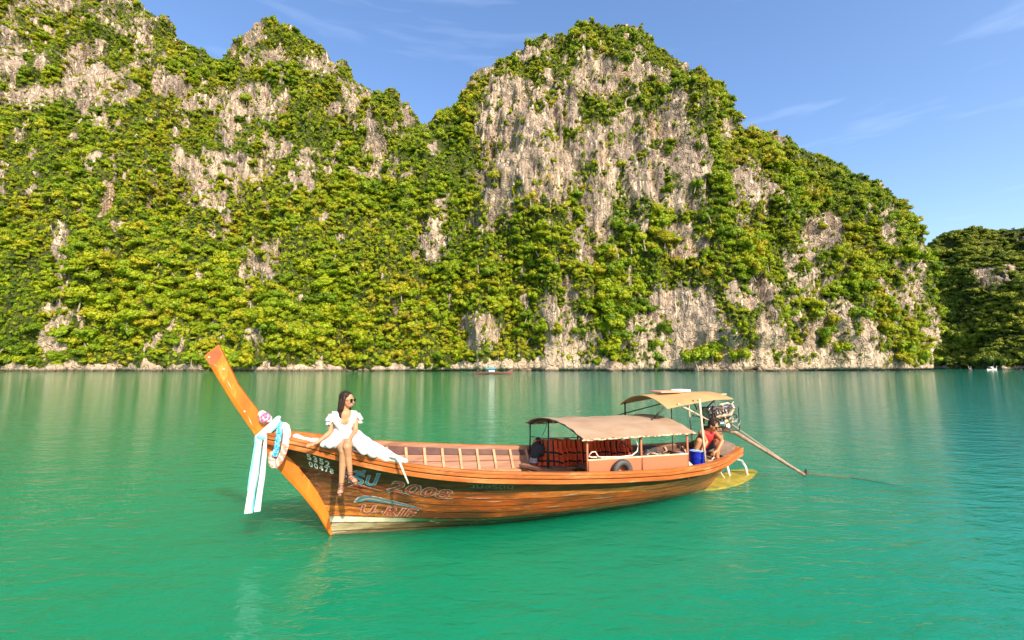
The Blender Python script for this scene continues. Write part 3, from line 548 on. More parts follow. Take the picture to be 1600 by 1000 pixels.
H_UP = hull_mat('varnish_upper_strake', [(-1, _k, (.02, .012, .008)), (.5, _b, _k), (1.2, (.5, .13, .025), _b), (1.9, _o, (.26, .06, .012)), (4.5, (.7, .25, .05), (.4, .14, .03)), (6, _t, (.34, .15, .05))])
H_BOOT = hull_mat('boot_stripe_paint', [(-1, (.7, .66, .5), (.5, .46, .3)), (.6, (.66, .62, .45), (.4, .38, .24)), (1.15, (.03, .12, .045), (.02, .06, .03)), (3.2, (.03, .1, .04), (.08, .06, .03)), (4.2, (.45, .34, .2), (.12, .12, .05)), (6, _t, (.3, .15, .05))], .5)
H_BOT = hull_mat('bottom_paint', [(-1, (.38, .36, .22), (.22, .21, .11)), (.8, (.3, .24, .13), (.16, .11, .05)), (1.5, (.035, .07, .03), (.06, .04, .02)), (3.6, (.03, .06, .03), (.02, .035, .02)), (5, (.3, .18, .08), (.1, .08, .04)), (6.5, (.35, .2, .09), (.2, .12, .05))], .6)
boat = root('longtail_boat', BM, 'wooden longtail boat with tall orange bow post, painted dark planks and pale canopy', 'boat')

# planks of both sides, each a board with its own thickness
def plank(side, t0, t1, m, q0=0.0, q1=1.0, out=.012, nu=70, name='plank', label=None, th=.022):
    g = .006; a, b = t0 + g, t1 - g
    if side > 0: nu = 30
    fo = lambda u, v: hull(q0 + (q1 - q0) * u, a + (b - a) * v, side, out)
    fi = lambda u, v: hull(q0 + (q1 - q0) * u, a + (b - a) * v, side, out - th)
    o = MB().slab(fo, fi, nu, 3).obj(name, m, boat, True, auto=35)
    if label: o['label'] = label
    return o
for sd in (-1, 1):
    plank(sd, -1.0, .03, H_BOT, q1=.995); plank(sd, .03, .115, H_BOT)
    plank(sd, .115, .18, H_BOOT, label='boot stripe, white at the bow and green behind')
    plank(sd, .18, .29, H_LOW); plank(sd, .29, .41, H_LOW if sd > 0 else H_MID); plank(sd, .41, .53, H_MID); plank(sd, .53, .66, H_UP)
    plank(sd, .66, .85, W_DK, out=.016, label='blackened top plank'); plank(sd, .85, 1.0, W_OLD, out=.0)
    # dark lining just inside, so no daylight passes the seams
    MB().slab(lambda u, v: hull(u, -.95 + 1.9 * v, sd, -.012), lambda u, v: hull(u, -.95 + 1.9 * v, sd, -.02), 50, 6).obj('hull_lining', W_FLR, boat, True)
    # inner planking seen from above
    for a, b, m_ in ((.2, .42, W_IN), (.42, .56, W_IN), (.56, .71, W_IN), (.71, .82, W_IN), (.82, .95, mat('rail_shade_timber', (.06, .022, .016), .7, c2=(.1, .04, .025), scale=6))):  # top band: shade under the rail painted in as dark colour
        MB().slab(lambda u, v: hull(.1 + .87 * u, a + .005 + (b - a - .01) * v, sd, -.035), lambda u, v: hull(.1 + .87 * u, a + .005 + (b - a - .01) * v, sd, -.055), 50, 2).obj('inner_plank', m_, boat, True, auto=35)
    # two rubbing rails and the cap
    S_ = [-.93 + 8.37 * i / 60 for i in range(61)]
    def railpart(n0, n1, z0, z1, m_, nm='rail', s0=-.93, s1=7.44):
        def f(u, v):
            s = s0 + (s1 - s0) * u; p = sheer(s, sd); k = [(n0, z0), (n1, z0), (n1, z1), (n0, z1), (n0, z0)][int(round(v * 4))]
            fade = min(1, (s + .98) / .3); return Vector((s, p.y + sd * k[0] * (.4 + .6 * fade), p.z + k[1]))
        MB().grid(f, 80, 4).obj(nm, m_, boat, False, bevel=.007)
    railpart(-.045, .05, -.025, .012, W_RAIL, 'rail_cap'); railpart(.0, .04, -.075, -.027, W_RAIL); railpart(-.01, .034, -.15, -.088, W_RAIL)
    railpart(-.085, -.05, -.06, .002, W_IN, 'inner_rail', .0, 7.3)
    # ribs
    for k in range(21):
        s = .5 + k * .335
        if s > 7.0: continue
        pts = []
        for t in (.3, .45, .62, .78, .93): zz_ = sheer(s).z * t; pts.append(Vector((s, hb(s, zz_, sd, -.075), zz_)))
        mr_ = MB()
        for a, b in zip(pts[:-1], pts[1:]): mr_.beam(a, b + (b - a) * .04, .045, .045, up=(1, 0, 0))
        mr_.obj('rib', W_RIB, boat)
    # stringer that carries the benches
    MB().slab(lambda u, v: Vector(((.8 + 5.9 * u), hb(.8 + 5.9 * u, sheer(.8 + 5.9 * u).z * .56, sd, -.09 - .17 * v), sheer(.8 + 5.9 * u).z * .56 + .02)),
              lambda u, v: Vector(((.8 + 5.9 * u), hb(.8 + 5.9 * u, sheer(.8 + 5.9 * u).z * .56, sd, -.09 - .17 * v), sheer(.8 + 5.9 * u).z * .56 - .02)), 40, 1).obj('side_bench', W_RIB if sd > 0 else W_IN, boat, auto=30)
# the stem: a broad plank standing on edge, raked forward, its grain uneven
LEAD = [(.05,-.4),(.0,-.02),(-.18,.3),(-.43,.63),(-.65,.89),(-.86,1.17),(-1.02,1.44),(-1.30,1.87),(-1.53,2.26),(-1.685,2.54)]
TRAIL = [(.25,-.4),(.03,-.0),(-.03,.31),(-.18,.61),(-.42,.96),(-.60,1.24),(-.80,1.53),(-.99,1.76),(-1.26,2.14),(-1.52,2.69)]
def stemf(side):
    def f(u, v):
        k = u * 9; i = min(int(k), 8); fr = k - i
        a = Vector((LEAD[i][0], 0, LEAD[i][1])).lerp(Vector((LEAD[i+1][0], 0, LEAD[i+1][1])), fr); b = Vector((TRAIL[i][0], 0, TRAIL[i][1])).lerp(Vector((TRAIL[i+1][0], 0, TRAIL[i+1][1])), fr)
        p = a.lerp(b, v); th = .05 if u > .55 else .055 + .0 * u
        p.y = side * th * (1 - .25 * (1 - v) * (1 if v < .2 else 0)); return p
    return f
MB().slab(stemf(-1), stemf(1), 36, 4).obj('stem_post', W_STEM, boat, False, bevel=.008)
stem = bpy.data.objects['stem_post']
for (s, z) in ((-1.44, 2.36), (-1.16, 1.78), (-1.62, 2.52)): MB().tube([(s, -.05, z), (s, -.062, z)], .012, 10).obj('bolt', CREAM, stem)
def sheetbit(nm, pts, m_): 
    q = MB(); q.add([(x, -.0515, z) for x, z in pts] + [(x, -.0495, z) for x, z in pts], [tuple(range(len(pts))), tuple(range(2 * len(pts) - 1, len(pts) - 1, -1))]); q.obj(nm, m_, stem)
sheetbit('dark_varnish_tip', [(-1.675, 2.53), (-1.525, 2.675), (-1.47, 2.56), (-1.53, 2.44), (-1.6, 2.40)], mat('dark_varnish', (.3, .055, .012), .4, c2=(.42, .1, .02), scale=9))
for a_, b_ in (((-1.66, 2.5), (-1.5, 2.38)), ((-1.4, 2.22), (-1.33, 2.08)), ((-1.12, 1.72), (-1.05, 1.56)), ((-.92, 1.3), (-.86, 1.42))):
    dx, dz = b_[0] - a_[0], b_[1] - a_[1]; sheetbit('scratch', [a_, ((a_[0] + b_[0]) / 2 + .006, (a_[1] + b_[1]) / 2), b_, ((a_[0] + b_[0]) / 2 - .004, (a_[1] + b_[1]) / 2)], CREAM)
# nail line on the stem foot
nl = MB()
for i in range(14):
    f = i / 13; p = hull(.012, .2 + .62 * f, -1, .02); nl.ball(p, .007, 6, 4)
nl.obj('nail_row', BLACKM, stem)
# foredeck boards, floor boards, thwarts
for i in range(5):
    a, b = -1 + .4 * i, -1 + .4 * (i + 1)
    def dk(u, v, dz=0):
        s = -.9 + 1.05 * u; p = sheer(s, 1, -.05); return Vector((s, p.y * (a + .012 + (b - a - .024) * v), p.z - .035 + dz + .02 * (1 - (a + (b - a) * v) ** 2)))
    MB().slab(lambda u, v: dk(u, v), lambda u, v: dk(u, v, -.03), 12, 1).obj('foredeck_board', W_STEM if i % 2 else W_RAIL, boat, auto=30)
for i in range(8):
    def fl_(u, v, dz):
        s_ = .9 + 5.6 * u; w_ = hb(s_, .27, 1, -.06); return Vector((s_, w_ * (-1 + .25 * (i + .02 + .96 * v)), .27 + dz))
    MB().slab(lambda u, v: fl_(u, v, 0), lambda u, v: fl_(u, v, -.03), 24, 1).obj('floor_board', W_FLR, boat, auto=30)
for s, z, wd in ((.62, .78, .16), (3.42, .50, .2), (6.35, .5, .5)):
    hb_ = hb(s, z, 1, -.1)
    MB().box((s, 0, z), (wd, 2 * hb_, .035)).obj('thwart', W_IN, boat, bevel=.005)
MB().beam((3.3, .8, .56), (3.75, -.85, .62), .12, .05).obj('cross_plank', W_IN, boat, bevel=.004)
# transom
tv = [hull(1, t, sd_, 0.0) for sd_ in (-1, 1) for t in (1, .8, .6, .4, .2, 0)]
mt_ = MB(); L_ = len(tv) // 2
A_ = [Vector(v) for v in tv[:L_]]; B_ = [Vector(v) for v in tv[L_:]]
for k in (0, -.035):
    pass
vs_ = [p + Vector((0.02, 0, 0)) for p in A_ + B_] + [p + Vector((-.03, 0, 0)) for p in A_ + B_]; fs_ = []
for i in range(L_ - 1): fs_ += [(i, i + 1, L_ + i + 1, L_ + i), (2 * L_ + i, 3 * L_ + i, 3 * L_ + i + 1, 2 * L_ + i + 1), (i, 2 * L_ + i, 2 * L_ + i + 1, i + 1), (L_ + i, L_ + i + 1, 3 * L_ + i + 1, 3 * L_ + i)]
fs_ += [(0, L_, 3 * L_, 2 * L_)]
mt_.add(vs_, fs_); mt_.obj('transom', W_OLD, boat)
MB().slab(lambda u, v: Vector((6.55 + .85 * u, (-1 + 2 * v) * (abs(sheer(6.55 + .85 * u).y) - .05), sheer(6.55 + .85 * u).z - .16)), lambda u, v: Vector((6.55 + .85 * u, (-1 + 2 * v) * (abs(sheer(6.55 + .85 * u).y) - .05), sheer(6.55 + .85 * u).z - .2)), 6, 2).obj('stern_deck', W_IN, boat)
MB().slab(lambda u, v: Vector((7.02 + .33 * u, (-1 + 2 * v) * (.5 - .14 * u), .66 + .21 * u + .05 * math.cos((v - .5) * 3))), lambda u, v: Vector((7.02 + .33 * u, (-1 + 2 * v) * (.5 - .14 * u), .63 + .19 * u + .05 * math.cos((v - .5) * 3))), 8, 8).obj('stern_coaming', mat('grey_sheathing', (.3, .22, .17), .5, c2=(.2, .14, .1), scale=6, bump=.3), boat, True, auto=40)
MB().box((7.2, 0, .93), (.1, .34, .26)).box((7.2, 0, 1.1), (.16, .22, .12)).obj('engine_bracket', W_FLR, boat, bevel=.01)

# ---- lower canopy: arched sheet with a frayed edge, bearers, posts
def roofz(n, s): return 1.475 - .19 * (abs(n) / 1.05) ** 2.2 - .02 * (s - 3.5) / 2.2 + .006 * math.sin(s * 9 + n * 3) - .016 * abs(math.sin(math.pi * (s - 3.58) / .53)) * (1 - (abs(n) / 1.1) ** 4)
def r1(dz):
    def f(u, v):
        n = -1.06 + 2.1 * v; s0 = 3.56 - .08 * v; s1 = 5.74; s = s0 + (s1 - s0) * u
        return Vector((s + (.015 * math.sin(n * 23) if u in (0, 1) else 0), n, roofz(n, s) + dz + (.008 * math.sin(s * 31) if v in (0, 1) else 0)))
    return f
MB().slab(r1(.012), r1(0), 46, 26).obj('canopy_sheet', TARP, boat, True, auto=35)
for v, n in ((0, -1.065), (1, 1.045)):
    edge = MB(); pts = [Vector((3.54 + 2.22 * i / 40, n + .004 * math.sin(i * 2.1), roofz(n, 3.5) - .012 + .006 * math.sin(i * 1.7))) for i in range(41)]; edge.tube(pts, .014, 6)
    edge.obj('canopy_edge_binding', mat('frayed_bamboo_edge', (.62, .45, .3), .8, c2=(.2, .11, .06), scale=22, lo=.45, hi=.55), boat, True)
for s in (3.58, 4.1, 4.66, 5.2, 5.7):
    MB().tube([(s, -1.03 + 2.04 * i / 16, roofz(-1.03 + 2.04 * i / 16, s) - .022) for i in range(17)], .018, 7).obj('canopy_bow', BLACKM, boat, True)
for s, n, z0, m_ in ((3.66, -1.0, .72, PANEL), (4.66, -1.0, .72, PANEL), (5.6, -1.0, .7, PANEL), (3.56, 1.0, .78, BLACKM), (4.62, 1.02, .76, BLACKM), (5.62, 1.0, .74, BLACKM), (4.72, -.9, .5, BLACKM), (3.62, .3, .25, BLACKM)):
    MB().tube([(s, n, z0 if s != 3.62 else .25), (s + .004, n, roofz(n, s) - .01)], .018 if n < 0 else .014, 8).obj('canopy_post', m_, boat, True)
# ---- salmon side boards under the canopy
for s0, s1 in ((3.68, 4.645), (4.675, 5.585)):
    MB().slab(lambda u, v: Vector((s0 + (s1 - s0) * u, -1.02, .6 + (.945 - .6 - .03 * (s0 + (s1 - s0) * u - 3.6) / 2) * v)), lambda u, v: Vector((s0 + (s1 - s0) * u, -.995, .6 + (.945 - .6 - .03 * (s0 + (s1 - s0) * u - 3.6) / 2) * v)), 6, 2).obj('side_panel', PANEL, boat, bevel=.004)
MB().tube([(3.66, -1.01, .955), (4.66, -1.01, .94), (5.6, -1.01, .925)], .013, 6).obj('panel_lip', CREAM, boat)
MB().slab(lambda u, v: Vector((5.6, -.99 + .5 * u, .5 + .4 * v)), lambda u, v: Vector((5.63, -.99 + .5 * u, .5 + .4 * v)), 2, 2).obj('end_panel', W_BR, boat)
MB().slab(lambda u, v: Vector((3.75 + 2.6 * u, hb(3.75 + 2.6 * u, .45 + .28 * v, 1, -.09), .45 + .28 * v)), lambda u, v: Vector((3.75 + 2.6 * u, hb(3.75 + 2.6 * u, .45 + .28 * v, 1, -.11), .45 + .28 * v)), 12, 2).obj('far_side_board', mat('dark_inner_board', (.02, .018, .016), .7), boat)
# benches under the canopy
for s in (3.95, 4.5, 5.05, 5.5):
    MB().box((s, 0, .5), (.24, 2 * hb(s, .5, 1, -.1), .03)).box((s, -.45, .38), (.04, .05, .2)).box((s, .45, .38), (.04, .05, .2)).obj('bench', W_FLR, boat, bevel=.004)
# ---- upper canopy over the helmsman
def r2z(s, n):
    u = (s - 5.35) / 1.7; return 1.88 - (.215 - .11 * min(1, max(0, u) * 1.3)) * (abs(n) / .62) ** 2 - (.05 * (1 - u) ** 2) - .02 * max(0, u - .7)
def r2(dz):
    def f(u, v):
        n = -.62 + 1.24 * v; s = 5.42 + .1 * (1 - v) + (1.66 - .1 * (1 - v)) * u - .05 * v; return Vector((s, n, r2z(s, n) + dz))
    return f
MB().slab(r2(.012), r2(0), 28, 18).obj('upper_canopy_sheet', TARP2, boat, True, auto=35)
MB().box((6.0, -.02, 1.905), (.5, .34, .03)).obj('roof_board', mat('faded_pink_board', (.62, .27, .17), .6), boat, bevel=.006)
MB().box((6.42, .04, 1.915), (.3, .26, .05), Matrix.Rotation(.2, 3, 'Z')).obj('roof_bundle', WHITEP, boat, bevel=.02)
MB().tube([(6.75, -.3, 1.845), (7.3, -.25, 1.84)], .012, 6).obj('roof_pole', CREAM, boat)
for a, b, r_, m_ in (((5.5, -.56, 1.66), (5.32, -.5, 1.47), .017, BLACKM), ((5.45, .55, 1.7), (5.45, .55, 1.38), .017, BLACKM), ((6.28, -.6, 1.8), (6.25, -.72, .62), .02, CREAM),
                    ((5.78, -.6, 1.72), (6.72, -.35, 1.36), .018, CREAM), ((6.22, .1, 1.84), (6.22, .1, .6), .009, BLACKM), ((7.0, .5, 1.8), (7.0, .42, .72), .016, CREAM), ((6.15, -.58, 1.77), (6.4, -.4, 1.58), .012, BLACKM), ((6.7, -.58, 1.79), (6.62, -.4, 1.6), .012, BLACKM),
                    ((5.3, .6, 1.42), (6.9, .55, 1.72), .012, BLACKM)):
    MB().tube([a, b], r_, 8).obj('upper_canopy_post', m_, boat, True)

# ---- paint: registration number, name and flourishes, thin film on the planks
def lay(q4, x, y, off):
    (a, b, c, d) = q4; q = (a[0] * (1 - x) + b[0] * x) * (1 - y) + (d[0] * (1 - x) + c[0] * x) * y; t = (a[1] * (1 - x) + b[1] * x) * (1 - y) + (d[1] * (1 - x) + c[1] * x) * y
    return hull(q, t, -1, off)
def paint(name, body, q4, m_, off=.022, grow=0, shear=0, size=None, space=1.0, box=None):
    cu = bpy.data.curves.new('t', 'FONT'); cu.body = body; cu.shear = shear; cu.resolution_u = 3; cu.space_character = space; cu.offset = grow
    o = bpy.data.objects.new('t', cu); COL.objects.link(o); dg = bpy.context.evaluated_depsgraph_get(); me = bpy.data.meshes.new_from_object(o.evaluated_get(dg)); bpy.data.objects.remove(o)
    co = np.array([v.co[:] for v in me.vertices])
    if len(co) == 0: return None
    if box is None: box = (co[:, 0].min(), co[:, 0].max(), co[:, 1].min(), co[:, 1].max())
    for v in me.vertices: v.co = lay(q4, (v.co.x - box[0]) / (box[1] - box[0]), (v.co.y - box[2]) / (box[3] - box[2]), off)
    me.materials.clear(); link(name, me, m_, boat); return box
PW = mat('white_lettering', (.55, .54, .47), .5, c2=(.3, .27, .2), scale=25, lo=.5, hi=.7); PR = mat('red_lettering', (.42, .06, .025), .55, c2=(.17, .04, .018), scale=18, lo=.4, hi=.6); PB = mat('blue_lettering', (.035, .13, .34), .45, c2=(.03, .2, .25), scale=6)
PWD = mat('dulled_outline_paint', (.5, .42, .33), .6, c2=(.22, .14, .08), scale=22, lo=.42, hi=.62); PT = mat('teal_paint', (.05, .2, .24), .55, c2=(.08, .1, .12), scale=14); PG = mat('green_lettering', (.05, .16, .1), .5, c2=(.03, .06, .03), scale=18)
paint('registration_number', '5352', [(.0385,.775),(.0725,.725),(.0825,.80),(.0485,.85)], PW, grow=.028, space=1.25)
paint('registration_number', '00478', [(.0275,.69),(.0685,.645),(.0775,.715),(.0365,.755)], PW, grow=.028, space=1.25)
def outlined(body, q4, m_, g=.045, shear=.25, space=1.1):
    bx = paint('painted_outline', body, q4, PWD, off=.0215, grow=g, shear=shear, space=space)
    paint('painted_name', body, q4, m_, off=.026, grow=g * .25, shear=shear, space=space, box=bx)
outlined('กรีป', [(.0725,.565),(.144,.585),(.166,.80),(.0945,.77)], PB, .03, .2, 1.0)
outlined('2008', [(.153,.555),(.262,.505),(.277,.675),(.172,.73)], PR)
outlined('U-RIF', [(.072,.215),(.183,.19),(.196,.325),(.083,.33)], PR)
paint('faded_name', 'วิมลรัตน์', [(.305,.725),(.387,.715),(.39,.82),(.3075,.825)], PG, grow=.01)
def stroke(nm, pts, wd, m_, off=.0225):
    V = []; F = []
    n = 24; P_ = []
    for i in range(n + 1):
        x = i / n * (len(pts) - 1); k = min(int(x), len(pts) - 2); fr = x - k; p0 = pts[max(k - 1, 0)]; p1 = pts[k]; p2 = pts[k + 1]; p3 = pts[min(k + 2, len(pts) - 1)]
        P_.append([.5 * ((2 * p1[j]) + (-p0[j] + p2[j]) * fr + (2 * p0[j] - 5 * p1[j] + 4 * p2[j] - p3[j]) * fr ** 2 + (-p0[j] + 3 * p1[j] - 3 * p2[j] + p3[j]) * fr ** 3) for j in (0, 1)])
    for i, p in enumerate(P_):
        w_ = wd * math.sin(math.pi * min(max(i / n, .02), .98)) ** .6
        V += [hull(p[0], p[1] - w_ / 2, -1, off), hull(p[0], p[1] + w_ / 2, -1, off)]
    for i in range(n): F.append((2 * i, 2 * i + 2, 2 * i + 3, 2 * i + 1))
    mbx = MB(); mbx.add(V, F); mbx.obj(nm, m_, boat)
stroke('painted_outline', [(.071,.345),(.1025,.41),(.1375,.405),(.2,.335)], .075, PWD, .0215)
stroke('painted_swoosh', [(.076,.352),(.1025,.405),(.1375,.398),(.196,.342)], .062, PT, .024)
stroke('painted_stroke', [(.085,.365),(.11,.41),(.14,.39),(.185,.345)], .01, PWD, .026)
stroke('painted_outline', [(.0775,.515),(.105,.565),(.125,.545),(.146,.53)], .03, PR); stroke('painted_outline', [(.0775,.515),(.1,.52),(.112,.47),(.118,.435)], .03, PR)
stroke('painted_stroke', [(.0775,.515),(.105,.578),(.125,.558),(.15,.535)], .009, PWD, .025)
stroke('painted_swoosh', [(.15,.53),(.165,.575),(.18,.56),(.1925,.525)], .025, PT); stroke('painted_outline', [(.158,.51),(.172,.545),(.185,.5),(.178,.46)], .02, PR); stroke('painted_stroke', [(.15,.515),(.168,.555),(.186,.54),(.2,.51)], .009, PWD, .025)
for q0_, t0_, ln in ((.29,.56,.05),(.33,.5,.03),(.42,.62,.015),(.45,.34,.04),(.24,.53,.03),(.56,.45,.05),(.5,.58,.02)):
    stroke('paint_scratch', [(q0_, t0_), (q0_ + ln * .5, t0_ - .006), (q0_ + ln, t0_ + .004)], .007, PW, .0225)

# ================================================================== THE LONG-TAIL ENGINE
eng = root('longtail_engine', BMs(7.2, 0, 1.1), 'greasy metal boat engine with long propeller shaft mounted on the stern', 'engine')
def E(mbx, nm, m_, smooth=True, bevel=0): return mbx.obj(nm, m_, eng, smooth, bevel, auto=40 if smooth else None)
E(MB().box((.02, 0, .3), (.46, .3, .34)), 'engine_block', IRONB, False, .02)
E(MB().box((-.02, -.0, .43), (.3, .24, .1)), 'cylinder_head', STEEL, False, .02)
for i in range(4): E(MB().tube([(-.13 + .08 * i, -.13, .43), (-.13 + .08 * i, -.2, .42), (-.12 + .08 * i, -.23, .33)], .02, 8), 'exhaust_runner', STEEL)
E(MB().tube([(-.2, -.23, .31), (.2, -.23, .33), (.3, -.2, .42), (.4, -.1, .5)], .034, 10), 'exhaust_pipe', mat('rusty_pipe', (.3, .16, .08), .6, .4, c2=(.5, .42, .34), scale=10))
E(MB().tube([(.2, .0, .42), (.32, -.02, .42)], .1, 16), 'air_filter', CHROME)
E(MB().tube([(-.22, -.05, .34), (-.27, -.05, .34)], .12, 20), 'flywheel', STEEL); E(MB().tube([(-.27, -.12, .2), (-.31, -.12, .2)], .06, 16), 'pulley', CHROME); E(MB().tube([(-.27, .1, .46), (-.31, .1, .46)], .05, 14), 'pulley', CHROME)
E(MB().tube([(-.12, -.22, .17), (.02, -.22, .17)], .055, 12), 'alternator', CHROME); E(MB().ball((.1, -.2, .2), (.07, .05, .06)), 'carburettor', mat('brass', (.6, .42, .18), .35, .9))
E(MB().tube([(.14, -.16, .12), (.14, -.22, .12)], .05, 14), 'oil_filter', WHITEP); E(MB().box((.28, .05, .26), (.12, .24, .2)), 'gearbox', IRONB, False, .02)
rgm = random.Random(3)
for i in range(34):
    a = Vector((rgm.uniform(-.3, .38), rgm.uniform(-.28, -.1), rgm.uniform(.06, .56))); b = a + Vector((rgm.uniform(-.16, .16), rgm.uniform(-.05, .05), rgm.uniform(-.14, .14)))
    E(MB().tube([a, (a + b) / 2 + Vector((0, -.03, .03)), b], rgm.uniform(.007, .013), 6), 'hose' if i % 2 else 'fuel_pipe', [BLACKM, CHROME, STEEL, CREAM][i % 4])
for i in range(26): E(MB().ball((rgm.uniform(-.27, .36), -.17 - rgm.random() * .1, rgm.uniform(.12, .5)), rgm.uniform(.014, .03), 8, 6), 'fitting', [CHROME, STEEL, IRONB, IRONB][i % 4])
E(MB().tube([(.05, -.1, .52), (.3, -.08, .55), (.43, -.05, .5), (.45, -.05, .4)], .016, 8), 'breather_pipe', CREAM)
fr_ = MB()
for x in (-.27, .4):
    fr_.tube([(x, -.25, .02), (x, -.25, .48)], .011, 6)
fr_.tube([(-.27, -.25, .02), (.4, -.25, .02)], .011, 6); E(fr_, 'guard_frame', BLACKM)
E(MB().box((.05, 0, .06), (.62, .16, .07)).box((0, 0, -.02), (.12, .12, .16)), 'mounting_plate', IRONB, False, .01)
E(MB().tube([(-.2, -.02, .2), (-.45, -.05, .3), (-.6, -.06, .33)], .014, 8), 'tiller', STEEL); E(MB().tube([(.32, 0, .13), (.5, .02, .14), (.62, .02, .16)], .016, 8), 'handle_bar', mat('orange_grip', (.5, .22, .1), .5))
E(MB().tube([(-.12, .0, .1), (.45, 0, -.05)], .04, 12), 'shaft_collar', mat('oiled_bronze', (.4, .2, .12), .45, .5)); E(MB().tube([(-.15, -.03, .28), (.5, -.02, -.02)], .022, 10), 'brace', IRONB)
a, b = Vector((.3, 0, .06)), Vector((2.47, 0, -1.07))
E(MB().tube([a, b], [.042, .032], 12), 'shaft_tube', mat('painted_shaft', (.28, .13, .08), .4, .3, c2=(.42, .3, .22), scale=6))
d_ = (b - a).normalized(); up_ = Vector((0, -.0, 1)).cross(Vector((0, 1, 0)))
E(MB().tube([a + Vector((.1, -.012, .075)), a.lerp(b, .55) + Vector((0, -.01, .05)), b + Vector((-.05, 0, .03))], .013, 8), 'stay_rod', mat('pale_rod', (.45, .34, .26), .4, .5))
E(MB().add([a + Vector((.7, .004, -.03)), b + Vector((-.08, .004, -.02)), b + Vector((-.3, .004, -.12)), a + Vector((.9, .004, -.11)), a + Vector((.7, -.004, -.03)), b + Vector((-.08, -.004, -.02)), b + Vector((-.3, -.004, -.12)), a + Vector((.9, -.004, -.11))], [(0,1,2,3),(7,6,5,4),(0,4,5,1),(1,5,6,2),(2,6,7,3),(3,7,4,0)]) or MB().tube([b, b + d_ * .01], .02, 6), 'tail_cap', BLACKM)
E(MB().torus(a.lerp(b, .5), .034, .008, Vector(d_).to_track_quat('Z', 'Y').to_matrix(), 16, 6), 'shaft_clamp', BLACKM)
pr_ = MB().tube([b, b + d_ * .12], [.03, .012], 10)
for k in range(2):
    q_ = Matrix.Rotation(k * math.pi + .6, 3, d_); e1 = q_ @ d_.orthogonal().normalized(); pr_.ball(b + d_ * .05 + e1 * .07, (.012, .04, .075), 8, 6, (Matrix((d_, d_.cross(e1), e1)).transposed()))
E(pr_, 'propeller', IRONB)

# ================================================================== THINGS LYING IN AND HANGING ON THE BOAT
def T_(name, s, n, z, label, cat, group=None):
    e = root(name, BMs(s, n, z), label, cat, group); return e, Vector((s, n, z))
# life jackets in a row
OJ = mat('orange_life_vest', (.85, .11, .02), .6, c2=(.6, .075, .02), scale=6, bump=.15); OB = mat('black_webbing', (.015, .013, .014), .7)
def jacket(idx, s, n, z, rz, label):
    e = root('life_jacket', BM @ Matrix.Translation((s, n, z)) @ Matrix.Rotation(rz, 4, 'Z') @ Matrix.Rotation(R(8), 4, 'X'), label, 'life jacket', 'orange life jackets hung in a row under the canopy'); return e
def jk(parts, e):
    for nm, me in parts: o = bpy.data.objects.new(nm, me); COL.objects.link(o); o.parent = e
OUT = [(-.07,0),(-.17,-.02),(-.15,-.14),(-.19,-.2),(-.19,-.5),(-.03,-.5),(-.03,-.22),(.03,-.22),(.03,-.5),(.19,-.5),(.19,-.2),(.15,-.14),(.17,-.02),(.07,0),(.045,-.12),(0,-.16),(-.045,-.12)]
mj = MB()
def foam(x0, x1, z0, z1, th=.045): mj.box(((x0 + x1) / 2, 0, (z0 + z1) / 2), (abs(x1 - x0), th, abs(z1 - z0)))
foam(-.19, -.015, -.3, -.16); foam(.015, .19, -.3, -.16); foam(-.19, -.015, -.5, -.31); foam(.015, .19, -.5, -.31); foam(-.17, -.06, -.155, 0); foam(.06, .17, -.155, 0)
vest = mj.mesh('foam_panel'); vest.materials.append(OJ)
ms_ = MB()
for z in (-.235, -.4): ms_.box((0, -.028, z), (.4, .012, .03))
for x in (-.1, .1): ms_.box((x, -.027, -.25), (.026, .01, .5))
straps = ms_.mesh('strap'); straps.materials.append(OB)
mbb = MB().box((0, -.036, -.235), (.05, .014, .045)).box((0, -.036, -.4), (.05, .014, .045)); buckle = mbb.mesh('buckle'); buckle.materials.append(BLACKM)
for i in range(18):
    s = 3.72 + i * .108
    ORD = 'first second third fourth fifth sixth seventh eighth ninth tenth eleventh twelfth thirteenth fourteenth fifteenth sixteenth seventeenth eighteenth'.split()
    lb = 'orange life jacket at the front of the hanging row, its face turned to the bow' if i == 0 else 'last orange life jacket at the stern end of the hanging row' if i == 17 else 'orange life jacket with black straps, %s from the bow end of the row' % ORD[i]
    e = jacket(i, s, .78 - .05 * math.sin(i), 1.0 - .006 * i + .01 * math.sin(i * 2.3), R(-52 + 9 * math.sin(i * 1.9)) if i else R(-18), lb)
    jk([('foam_panel', vest), ('strap', straps)], e); o = bpy.data.objects.new('buckle', buckle); COL.objects.link(o); o.parent = e.children[1]
rope, o_ = T_('hanging_line', 3.56, 1.0, 1.02, 'dark cord on which the orange life jackets hang', 'line')
MB().tube([(0, 0, .02), (.2, -.2, -.0), (1.1, -.2, -.03), (2.06, -.0, .02)], .008, 6).obj('cord', BLACKM, rope)
bk, o_ = T_('black_bag', 3.62, .82, .82, 'black bag bunched against the front canopy post by the life jackets', 'bag')
remeshed(MB().ball((0, 0, .02), (.1, .12, .14)).ball((.04, .02, .14), (.06, .07, .09)).ball((-.05, -.05, -.1), (.09, .1, .14)).ball((.05, -.1, .0), (.08, .09, .12)), 'sack', mat('black_cloth', (.015, .014, .015), .8), bk, .015, 2)
MB().tube([(.12, 0, .25), (.2, -.02, .42), (.2, -.02, .5)], .006, 5).obj('drawstring', BLACKM, bk)
# white water bottle-like fender near the front post
ft, o_ = T_('rope_coil', 3.5, .7, .62, 'grey coiled rope beside the front post on the cross plank', 'rope')
mm = MB()
for k in range(4): mm.torus((0, 0, .02 * k), .075 - .006 * k, .011, None, 18, 6)
mm.obj('coil', mat('grey_rope', (.35, .33, .34), .9, c2=(.2, .18, .2), scale=30), ft, True)
